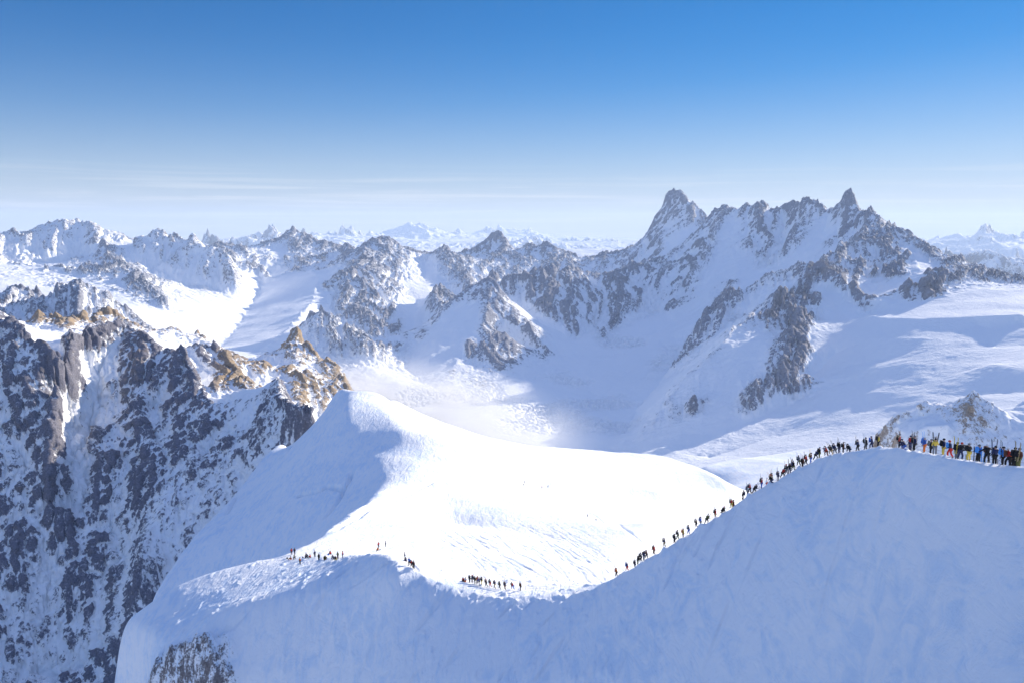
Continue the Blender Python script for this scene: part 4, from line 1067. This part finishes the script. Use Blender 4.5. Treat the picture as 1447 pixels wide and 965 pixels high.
def pose_joints(pose):
    J = dict(pel=(0, 0, .95), spi=(0, .0, 1.18), che=(0, .0, 1.38), nec=(0, .01, 1.50), hed=(0, .03, 1.60), top=(0, .03, 1.72))
    arms = {1: [(.18, 0, 1.43), (.27, -.02, 1.15), (.27, .14, .95)], -1: [(-.18, 0, 1.43), (-.27, -.02, 1.15), (-.27, .14, .95)]}
    legs = {1: [(.10, 0, .92), (.12, .04, .5), (.12, 0, .10)], -1: [(-.10, 0, .92), (-.12, .04, .5), (-.12, 0, .10)]}

    def lean(a, drop=0.0):
        for k in J:
            x, y, z = J[k]; h = z - .95
            J[k] = (x, y + h * math.sin(a), .95 + h * math.cos(a) - drop)
        for s in arms:
            arms[s] = [(x, y + (z - .95) * math.sin(a), .95 + (z - .95) * math.cos(a) - drop) for x, y, z in arms[s]]
    if pose == 'stand':
        arms[1][2] = (.30, .24, 1.08)
    elif pose == 'walk':
        lean(.16)
        legs[1] = [(.10, 0, .92), (.12, .22, .55), (.12, .20, .13)]; legs[-1] = [(-.10, 0, .92), (-.11, -.02, .50), (-.12, -.26, .12)]
        arms[1][1:] = [(.28, .0, 1.14), (.34, .24, 1.02)]; arms[-1][1:] = [(-.30, .12, 1.20), (-.40, .36, 1.10)]
    elif pose == 'climb':
        lean(.42, .05)
        legs[1] = [(.10, 0, .87), (.13, .30, .62), (.13, .20, .22)]; legs[-1] = [(-.10, 0, .87), (-.11, -.06, .46), (-.12, -.28, .08)]
        arms[1][1:] = [(.33, .34, 1.10), (.40, .55, 1.12)]; arms[-1][1:] = [(-.33, .22, 1.02), (-.36, .46, .92)]
    elif pose == 'reach':
        lean(.1)
        arms[1][1:] = [(.42, .10, 1.30), (.66, .22, 1.12)]; arms[-1][1:] = [(-.42, .05, 1.28), (-.62, .20, 1.10)]
        legs[1] = [(.10, 0, .92), (.20, .10, .52), (.24, .02, .10)]; legs[-1] = [(-.10, 0, .92), (-.20, .06, .52), (-.24, -.05, .10)]
    elif pose == 'kneel':
        lean(.5, .42)
        legs[1] = [(.10, 0, .50), (.15, .38, .48), (.15, .30, .10)]; legs[-1] = [(-.10, 0, .50), (-.14, .14, .10), (-.14, -.30, .08)]
        arms[1][1:] = [(.27, .42, .66), (.20, .58, .46)]; arms[-1][1:] = [(-.27, .40, .62), (-.20, .55, .40)]
    elif pose == 'sit':
        lean(.12, .78)
        legs[1] = [(.10, 0, .14), (.14, .40, .42), (.15, .66, .08)]; legs[-1] = [(-.10, 0, .14), (-.15, .42, .38), (-.16, .72, .08)]
        arms[1][1:] = [(.28, .10, .40), (.20, .36, .44)]; arms[-1][1:] = [(-.28, .10, .40), (-.20, .36, .42)]
    return J, arms, legs


def make_person(pose):
    J, arms, legs = pose_joints(pose)
    P, E, R = [], [], []

    def ad(p, r, par=None):
        P.append(tuple(p)); R.append(r)
        if par is not None:
            E.append((par, len(P) - 1))
        return len(P) - 1
    V = Vector
    pel = ad(J['pel'], (.14, .11)); spi = ad(J['spi'], (.13, .10), pel); che = ad(J['che'], (.15, .11), spi); nec = ad(J['nec'], .055, che)
    hed = ad(J['hed'], (.078, .092), nec); top = ad(J['top'], (.07, .085), hed)
    ad(V(J['hed']) + V((0, .105, .03)), .014, hed)          # nose
    for s in (1, -1):
        ad(V(J['hed']) + V((.085 * s, -.005, .03)), .016, hed)   # ears
    for s in (1, -1):
        a0, a1, a2 = [V(q) for q in arms[s]]
        i = ad(a0, .065, che); i = ad(a1, .045, i); i = ad(a2, .033, i)
        d = (a2 - a1).normalized(); side = d.cross(V((0, 0, 1)))
        side = side.normalized() if side.length > .1 else V((1, 0, 0))
        up = side.cross(d)
        palm = ad(a2 + d * .07, (.042, .026), i)
        for k, (o, ln) in enumerate(((-.03, .05), (-.01, .062), (.01, .06), (.03, .046))):
            f = ad(a2 + d * (.11 + ln * .4) + side * o, .011, palm); ad(a2 + d * (.115 + ln) + side * o * 1.1 - up * .02, .009, f)
        f = ad(a2 + d * .06 + side * -.055 * s, .012, palm); ad(a2 + d * .10 + side * -.07 * s - up * .01, .010, f)
        l0, l1, l2 = [V(q) for q in legs[s]]
        i = ad(l0, .095, pel); i = ad(l1, .062, i); i = ad(l2, .055, i)
        ad(l2 + V((0.01 * s, .17, -.045)), .045, i)
    body = skinned(P, E, R)
    body.materials.append(DARK); body.materials.append(SKIN)
    hz = V(J['hed'])
    for p in body.polygons:
        p.material_index = 1 if (p.center - hz).length < .17 else 0
    # jacket
    P, E, R = [], [], []
    pel = ad(V(J['pel']) + (V(J['spi']) - V(J['pel'])) * -.12, (.185, .15)); spi = ad(J['spi'], (.175, .14), pel); che = ad(J['che'], (.185, .145), spi); ad(V(J['nec']) * .75 + V(J['che']) * .25, .085, che)
    for s in (1, -1):
        a0, a1, a2 = [V(q) for q in arms[s]]
        i = ad(a0, .095, che); i = ad(a1, .072, i); ad(a2, .055, i)
    jacket = skinned(P, E, R)
    # trousers
    P, E, R = [], [], []
    pel = ad(J['pel'], (.165, .14))
    for s in (1, -1):
        l0, l1, l2 = [V(q) for q in legs[s]]
        i = ad(l0, .125, pel); i = ad(l1, .092, i); ad(l2 + (l1 - l2) * .12, .088, i)
    trousers = skinned(P, E, R)
    # helmet, goggles
    bm = bmesh.new(); bmesh.ops.create_uvsphere(bm, u_segments=14, v_segments=9, radius=.125)
    bmesh.ops.delete(bm, geom=[v for v in bm.verts if v.co.z < -.035 and v.co.y > -.06 or v.co.z < -.075], context='VERTS')
    hel = bpy.data.meshes.new('helmet'); bm.transform(Matrix.Translation(V(J['top']) + V((0, -.01, -.03))) @ Matrix.Diagonal((.95, 1.12, .95, 1))); bm.to_mesh(hel); bm.free()
    hel.polygons.foreach_set('use_smooth', np.ones(len(hel.polygons), bool))
    gog = box_mesh([(V(J['hed']) + V((0, .088, .062)), (.16, .05, .07), Matrix.Identity(4))], .02)
    # backpack with straps
    up = (V(J['che']) - V(J['spi'])).normalized(); back = V((1, 0, 0)).cross(up) * -1
    rot = Matrix.Rotation(math.atan2(up.y, up.z) * -1, 4, 'X')
    mid_ = (V(J['che']) + V(J['spi'])) / 2
    pk = mid_ + back * .25
    pack = box_mesh([(pk, (.30, .20, .50), rot), (pk + back * .11 - up * .08, (.22, .07, .24), rot), (pk + up * .27, (.26, .18, .09), rot),
                     (mid_ + V((.11, 0, 0)) + up * .17 - back * .0, (.045, .37, .03), rot), (mid_ + V((-.11, 0, 0)) + up * .17, (.045, .37, .03), rot)], .03)
    return dict(body=body, jacket=jacket, trousers=trousers, helmet=hel, goggles=gog, backpack=pack, pk=pk, rot=rot)


SKI = ski_mesh()
POSES = {}


def proto(pose):
    """the first figure of a pose with all of its parts; later ones are copied from it"""
    if pose in POSES:
        return POSES[pose]
    d = make_person(pose)
    body = bpy.data.objects.new('person', d['body'])
    parts = {}
    for k in ('jacket', 'trousers', 'helmet', 'goggles', 'backpack'):
        o = bpy.data.objects.new(k, d[k]); o.parent = body
        d[k].materials.append(LENS if k == 'goggles' else CLOTH['black'])
        parts[k] = o
    for s in (-1, 1):
        o = bpy.data.objects.new('ski', SKI); o.parent = parts['backpack']
        if not SKI.materials:
            SKI.materials.append(CLOTH['black'])
        o.matrix_local = Matrix.Translation(d['pk']) @ d['rot'] @ Matrix.Rotation(s * .10, 4, 'Y') @ Matrix.Translation((.17 * s, -.03, -.62))
        parts['ski%d' % s] = o
    POSES[pose] = (body, parts)
    return POSES[pose]


def dress(o, mat):
    for sl in o.material_slots:
        sl.link = 'OBJECT'; sl.material = CLOTH[mat]


def person(px, py, pose, jac, tro, ski=None, back=0.0, face=None, pack='black', cap='black'):
    """py None: on the crest; back = metres behind it"""
    if py is None:
        D = crest_d(px) + back
    else:
        D = near.hit(px, py, 120)
        if D is None:
            D = 200.0
    a = crest_az(px) if py is None else azim(px, py)
    x, y = D * math.sin(a), D * math.cos(a)
    pb, pp = proto(pose)
    b = pb.copy(); COL.objects.link(b)
    b.location = (x, y, near.height(x, y) - (.02 if pose != 'sit' else .05))
    b.rotation_euler = (0, 0, face if face is not None else 0)
    k = random.uniform(1.06, 1.14); b.scale = (k, k, k)
    made = {}
    for n, o in pp.items():
        if n.startswith('ski'):
            continue
        if n == 'backpack' and pack is None:
            continue
        c = o.copy(); COL.objects.link(c); c.parent = b; made[n] = c
    dress(made['jacket'], jac); dress(made['trousers'], tro); dress(made['helmet'], cap)
    if pack:
        dress(made['backpack'], pack)
        if ski:
            for n in ('ski-1', 'ski1'):
                c = pp[n].copy(); COL.objects.link(c); c.parent = made['backpack']; dress(c, ski)
    return b


CRD = [(1650, 74), (1447, 82), (1400, 86), (1350, 90), (1300, 98), (1270, 108), (1240, 120), (1180, 132), (1130, 137), (1090, 140), (1060, 141), (1000, 142), (950, 143), (900, 146), (870, 148), (840, 150), (800, 152), (750, 155), (700, 158), (650, 162), (600, 165), (570, 169), (545, 174)]


def crest_az(px):
    return azim(px, on_crest(min(max(px, 571), 1447)))


def crest_d(px):
    """distance of the skyline of the crest in the finished surface"""
    for p, q in zip(CRD[:-1], CRD[1:]):
        if q[0] <= px <= p[0]:
            D = p[1] + (q[1] - p[1]) * (p[0] - px) / (p[0] - q[0])
    a = crest_az(px)
    best = max(np.linspace(D - 6, D + 6, 49), key=lambda r: near.height(r * math.sin(a), r * math.cos(a)) / r)
    return float(best)


random.seed(12)
DOWN = math.radians(75)      # heading left along the crest
UPW = math.radians(-80)      # heading right
AWAY = 0.0
TOWARD = PI
QUEUE = [  # px, pose, jacket, trousers, skis, heading, backpack, behind
    (1271, 'stand', 'red', 'black', None, DOWN, 'black', 1.2), (1279, 'kneel', 'navy', 'blue', 'black', DOWN, 'navy', .9), (1286, 'stand', 'red', 'navy', None, UPW, None, 1.4), (1292, 'stand', 'navy', 'black', 'grey', DOWN, 'black', .8),
    (1306.5, 'stand', 'blue', 'orange', 'sky', DOWN, 'blue', .7), (1315.5, 'stand', 'black', 'black', None, DOWN, 'grey', .7), (1321, 'stand', 'yellow', 'grey', 'black', AWAY, 'yellow', .9), (1333, 'stand', 'navy', 'yellow', None, DOWN, 'black', .6),
    (1343, 'walk', 'navy', 'red', None, DOWN, 'sky', .6), (1352.5, 'stand', 'black', 'grey', 'yellow', DOWN, 'black', 1.2), (1357, 'reach', 'black', 'navy', None, UPW, 'grey', .6), (1369.5, 'reach', 'black', 'yellow', None, AWAY, 'black', .6),
    (1383, 'stand', 'blue', 'black', None, DOWN, 'sky', .8), (1395, 'reach', 'black', 'black', None, AWAY, 'brown', .6), (1406, 'stand', 'navy', 'black', 'grey', AWAY, 'navy', .6), (1417.5, 'stand', 'sky', 'black', 'black', DOWN, 'sky', .6),
    (1426, 'walk', 'red', 'black', None, DOWN, 'brown', .7), (1430.5, 'stand', 'orange', 'black', None, AWAY, 'red', 1.3), (1434, 'stand', 'black', 'black', None, DOWN, 'black', .6), (1440, 'stand', 'brown', 'olive', 'tan', DOWN, 'black', .8)]
DENSE = [
    (1065.5, 'climb', 'black', 'black', None, UPW, 'navy', .8), (1076.5, 'stand', 'red', 'blue', 'black', DOWN, 'black', .2), (1084, 'stand', 'white', 'red', None, DOWN, None, 1.6), (1090.5, 'stand', 'brown', 'olive', 'tan', DOWN, 'brown', 1.2),
    (1091.5, 'kneel', 'black', 'navy', None, DOWN, 'black', -.6), (1100, 'stand', 'navy', 'navy', 'black', DOWN, 'navy', .2), (1105.5, 'climb', 'red', 'black', None, UPW, 'black', .8), (1112, 'walk', 'black', 'grey', None, DOWN, 'black', .3), (1116, 'stand', 'black', 'navy', None, AWAY, 'black', .9),
    (1121.5, 'walk', 'black', 'olive', 'black', DOWN, 'navy', .3), (1129, 'walk', 'navy', 'olive', 'white', DOWN, 'black', .3), (1134.5, 'stand', 'brown', 'black', None, DOWN, 'black', .9), (1139.5, 'walk', 'red', 'black', 'black', DOWN, 'brown', .3), (1146, 'stand', 'brown', 'blue', 'yellow', DOWN, 'brown', .4),
    (1152, 'climb', 'navy', 'black', None, UPW, 'black', .5), (1158, 'stand', 'black', 'olive', None, DOWN, 'black', .4), (1168.5, 'climb', 'red', 'brown', None, DOWN, 'black', .5), (1175, 'climb', 'black', 'tan', None, DOWN, 'black', .5), (1181, 'climb', 'navy', 'grey', None, DOWN, 'navy', .8),
    (1186, 'stand', 'black', 'navy', 'black', DOWN, 'black', .4), (1192, 'stand', 'brown', 'black', None, DOWN, 'black', .4), (1201.5, 'kneel', 'black', 'navy', 'black', DOWN, 'black', .3), (1213, 'walk', 'navy', 'black', None, DOWN, 'black', .8), (1224, 'reach', 'black', 'black', None, DOWN, 'black', 1.0),
    (1232.5, 'walk', 'navy', 'navy', None, DOWN, 'blue', 1.0), (1241.5, 'stand', 'yellow', 'black', None, DOWN, 'black', 1.1)]
STEEP = [
    (939, 'walk', 'navy', 'tan', 'black', DOWN, 'black', .4), (953.5, 'reach', 'black', 'black', None, DOWN, 'black', .5), (958, 'walk', 'black', 'olive', None, DOWN, 'black', .0), (965.5, 'stand', 'yellow', 'brown', 'tan', DOWN, 'orange', 1.0), (973.5, 'walk', 'navy', 'blue', None, DOWN, 'navy', .0),
    (984, 'walk', 'brown', 'black', None, DOWN, 'black', .1), (990, 'stand', 'blue', 'grey', 'yellow', DOWN, 'blue', 1.2), (998, 'climb', 'olive', 'black', 'brown', UPW, 'brown', .4), (1011, 'stand', 'red', 'tan', 'brown', DOWN, 'black', 1.0), (1020, 'kneel', 'black', 'black', None, UPW, 'black', .1),
    (1034, 'walk', 'red', 'yellow', 'black', DOWN, 'black', .3), (1037, 'stand', 'brown', 'brown', 'tan', DOWN, 'black', 1.6), (1049.5, 'reach', 'black', 'black', None, UPW, 'navy', .3), (1056.5, 'stand', 'white', 'grey', None, DOWN, 'grey', 1.4), (1060, 'walk', 'red', 'black', None, DOWN, 'black', .2)]
LOWER = [
    (871.5, 'walk', 'orange', 'black', 'tan', DOWN, 'red', .3), (886.5, 'walk', 'navy', 'red', 'grey', DOWN, 'blue', .3), (897.5, 'stand', 'navy', 'navy', 'black', DOWN, 'black', .5), (901, 'stand', 'black', 'olive', None, UPW, 'black', .2), (906, 'walk', 'black', 'black', None, DOWN, 'black', .4),
    (910, 'stand', 'navy', 'grey', None, DOWN, 'black', .3), (914, 'walk', 'brown', 'black', 'brown', DOWN, 'brown', .5), (924.5, 'walk', 'red', 'brown', 'tan', DOWN, 'black', .3)]
SADDLE = [
    (654.5, 'sit', 'red', 'black', None, TOWARD, None, .3), (658, 'sit', 'white', 'orange', None, TOWARD, None, .5), (664, 'stand', 'black', 'black', None, DOWN, 'black', .5), (667, 'stand', 'navy', 'black', None, UPW, 'black', .9), (671.5, 'stand', 'black', 'olive', 'black', DOWN, 'black', .5),
    (674.5, 'stand', 'orange', 'black', None, AWAY, 'red', .8), (677.5, 'stand', 'navy', 'navy', None, DOWN, 'blue', .4), (681, 'stand', 'black', 'yellow', 'black', DOWN, 'grey', .5), (687.5, 'walk', 'brown', 'black', 'brown', DOWN, 'brown', .4), (693, 'walk', 'black', 'red', None, DOWN, 'black', .4),
    (699.5, 'walk', 'navy', 'tan', None, DOWN, 'black', .4), (706.5, 'walk', 'black', 'black', 'white', DOWN, 'olive', .4), (714, 'walk', 'navy', 'brown', 'brown', DOWN, 'black', .4), (725, 'climb', 'red', 'blue', None, DOWN, 'black', .4), (736, 'stand', 'brown', 'black', 'black', DOWN, 'black', .4)]
SHOULDER = [
    (412, 783, 'stand', 'red', 'brown', None), (416.5, 783, 'stand', 'black', 'navy', None), (411.5, 790, 'sit', 'brown', 'orange', None), (415.5, 790, 'kneel', 'tan', 'black', None), (424, 797, 'stand', 'orange', 'black', None),
    (431.5, 788, 'sit', 'black', 'black', None), (434.5, 787, 'kneel', 'navy', 'black', None), (438.5, 788, 'sit', 'red', 'black', None), (445, 787, 'stand', 'navy', 'black', None), (450.5, 792, 'stand', 'black', 'black', 'black'),
    (458, 791, 'kneel', 'olive', 'black', None), (460.5, 790, 'sit', 'black', 'brown', None), (467.5, 783, 'sit', 'red', 'navy', 'brown'), (471, 790, 'kneel', 'navy', 'black', None), (475, 791, 'kneel', 'brown', 'yellow', None), (477.5, 789, 'stand', 'olive', 'brown', None),
    (484.5, 788, 'stand', 'red', 'navy', None), (532.5, 779, 'kneel', 'orange', 'black', None), (535, 774, 'stand', 'red', 'black', None), (545, 772, 'stand', 'navy', 'black', None),
    (572, 789, 'stand', 'navy', 'black', None), (574, 793, 'sit', 'navy', 'brown', None), (578, 799, 'walk', 'blue', 'black', None), (582, 802, 'walk', 'red', 'black', None), (585, 804, 'stand', 'brown', 'black', 'brown')]
PLATEAU = [(741.5, 683, 'walk', 'navy', 'black', None), (740.3, 687, 'walk', 'black', 'black', None), (765.7, 690, 'walk', 'orange', 'black', None), (774.4, 689.3, 'stand', 'black', 'black', None), (777.4, 685.3, 'stand', 'grey', 'black', None),
           (830.4, 730, 'walk', 'navy', 'black', None), (842.5, 735.4, 'kneel', 'brown', 'grey', None)]
DOING = dict(stand='', walk='walking', climb='leaning', reach='reaching', kneel='kneeling', sit='seated')
made = []


def note(b, cl, grp, px, pose, jac, tro, ski, pack):
    base = '%s jacketed person in %s trousers %s' % (WORD.get(jac, jac), WORD.get(tro, tro), DOING[pose])
    if ski:
        base += ' with %s skis' % WORD.get(ski, ski)
    made.append([b, base, cl, grp, px])


for rows, cl, grp in ((QUEUE, 'in right hand queue', 'people queuing on the right hand crest'), (DENSE, 'below crest top', 'people in the dense line below the crest top'), (STEEP, 'on steep crest', 'people on the steep middle of the crest'),
                      (LOWER, 'above snow col', 'people on the lower crest above the col'), (SADDLE, 'in snow col', 'people in the snow col')):
    for (px, pose, jac, tro, ski, face, pack, back) in rows:
        cap = random.choice(('black', 'black', 'navy', 'grey', 'white', 'red' if jac != 'red' else 'black'))
        if ski is None and cl != 'in right hand queue' and pack and random.random() < .7:
            ski = random.choice(('black', 'grey', 'black', 'tan', 'white'))
        b = person(px, None, pose, jac, tro, ski, back, face + random.uniform(-.5, .5), pack, cap)
        note(b, cl, grp, px, pose, jac, tro, ski, pack)
for rows, cl, grp in ((SHOULDER, 'on left shoulder', 'people resting on the left snow shoulder'), (PLATEAU, 'on sunlit plateau', 'people far out on the sunlit plateau')):
    for (px, py, pose, jac, tro, ski) in rows:
        b = person(px, py, pose, jac, tro, ski, 0, random.uniform(-PI, PI), 'black' if ski or random.random() < .4 else None)
        note(b, cl, grp, px, pose, jac, tro, ski, None)
ORD = ['leftmost', 'second from left', 'third from left', 'fourth from left', 'fifth from left']
same = {}
for r in made:
    same.setdefault((r[1], r[2]), []).append(r)
for rs in same.values():
    rs.sort(key=lambda r: r[4])
    for i, r in enumerate(rs):
        lab = r[1] + ' ' + r[2]
        if len(rs) > 1:
            lab = ORD[i] + ' ' + lab
        tag(r[0], ' '.join(lab.split()), 'person', r[3])


# skis planted upright, packs left in the snow, rope fences
def place_on(px, py, back=0.5):
    D = crest_d(px) + back if py is None else near.hit(px, py, 120)
    a = crest_az(px) if py is None else azim(px, py)
    x, y = D * math.sin(a), D * math.cos(a)
    return Vector((x, y, near.height(x, y)))


for px, mat, lab in ((1378, 'black', 'pair of dark skis planted upright in the crest snow beside the queue'), (1388.5, 'sky', 'pair of light blue skis planted upright right of the dark pair')):
    e = bpy.data.objects.new('skis', None); COL.objects.link(e); e.location = place_on(px, None, .2) - Vector((0, 0, .12)); e.empty_display_size = .2
    for s in (-1, 1):
        c = bpy.data.objects.new('ski', SKI); COL.objects.link(c); c.parent = e; c.location = (.09 * s, 0, 0); c.rotation_euler = (.04, .05 * s, .3 * s); dress(c, mat)
    tag(e, lab, 'skis', 'skis planted in the crest')
PK = box_mesh([((0, 0, .2), (.34, .5, .32), Matrix.Identity(4)), ((0, .1, .34), (.26, .24, .12), Matrix.Identity(4)), ((.15, -.1, .22), (.08, .22, .18), Matrix.Identity(4))], .05)
PK.materials.append(CLOTH['black'])
for px, py, mat, lab in ((464, 784, 'blue', 'blue backpack lying on the snow left of the seated red jacketed person'), (406, 789, 'black', 'black backpack lying at the far left of the resting group'), (428, 788, 'navy', 'navy backpack lying between the resting people and the orange jacketed person'), (537, 777, 'grey', 'grey backpack lying on top of the snow knoll')):
    c = bpy.data.objects.new('backpack', PK); COL.objects.link(c); c.location = place_on(px, py); c.rotation_euler = (0, 0, px); dress(c, mat)
    tag(c, lab, 'backpack', 'backpacks lying on the snow shoulder')


def tube(bm, pts, r, seg=5):
    prev = None
    for i, p in enumerate(pts):
        d = (pts[min(i + 1, len(pts) - 1)] - pts[max(i - 1, 0)]).normalized()
        u = d.cross(Vector((0.3, 0.2, 1))).normalized(); v = d.cross(u)
        ring = [bm.verts.new(p + (u * math.cos(2 * PI * k / seg) + v * math.sin(2 * PI * k / seg)) * r) for k in range(seg)]
        if prev:
            for k in range(seg):
                bm.faces.new((prev[k], prev[(k + 1) % seg], ring[(k + 1) % seg], ring[k]))
        prev = ring


def rope_fence(px0, px1, n, back, lab, hgt=1.0):
    e = bpy.data.objects.new('rope_fence', None); COL.objects.link(e)
    tops = []
    org = place_on((px0 + px1) / 2, None, back); e.location = org; e.empty_display_size = .3
    for i in range(n):
        px = px0 + (px1 - px0) * (i + random.uniform(-.2, .2) * (0 < i < n - 1)) / (n - 1)
        p = place_on(px, None, back) - org
        bm = bmesh.new(); tip = p + Vector((random.uniform(-.06, .06), random.uniform(-.06, .06), hgt + random.uniform(-.1, .15)))
        tube(bm, [p - Vector((0, 0, .3)), p.lerp(tip, .5), tip], .028)
        me = bpy.data.meshes.new('post'); bm.to_mesh(me); bm.free(); me.materials.append(WOOD)
        c = bpy.data.objects.new('post', me); COL.objects.link(c); c.parent = e
        tops.append((p, tip))
    for f in (.9, .5):
        bm = bmesh.new(); pts = []
        for (p, t), (p2, t2) in zip(tops[:-1], tops[1:]):
            a, b = p.lerp(t, f), p2.lerp(t2, f)
            for k in range(6):
                u = k / 6; pts.append(a.lerp(b, u) - Vector((0, 0, .35 * u * (1 - u))))
        pts.append(tops[-1][0].lerp(tops[-1][1], f))
        tube(bm, pts, .014, 4)
        me = bpy.data.meshes.new('rope'); bm.to_mesh(me); bm.free(); me.materials.append(ROPE)
        c = bpy.data.objects.new('rope', me); COL.objects.link(c); c.parent = e
    tag(e, lab, 'rope fence', 'rope fences along the crest')


rope_fence(1262, 1470, 15, 1.7, 'two strand rope fence on posts behind the right hand queue')
rope_fence(915, 1240, 26, 1.5, 'long rope handrail on thin posts climbing beside the steep crest')
rope_fence(742, 905, 11, 1.1, 'low rope handrail with spaced posts across the snow col')
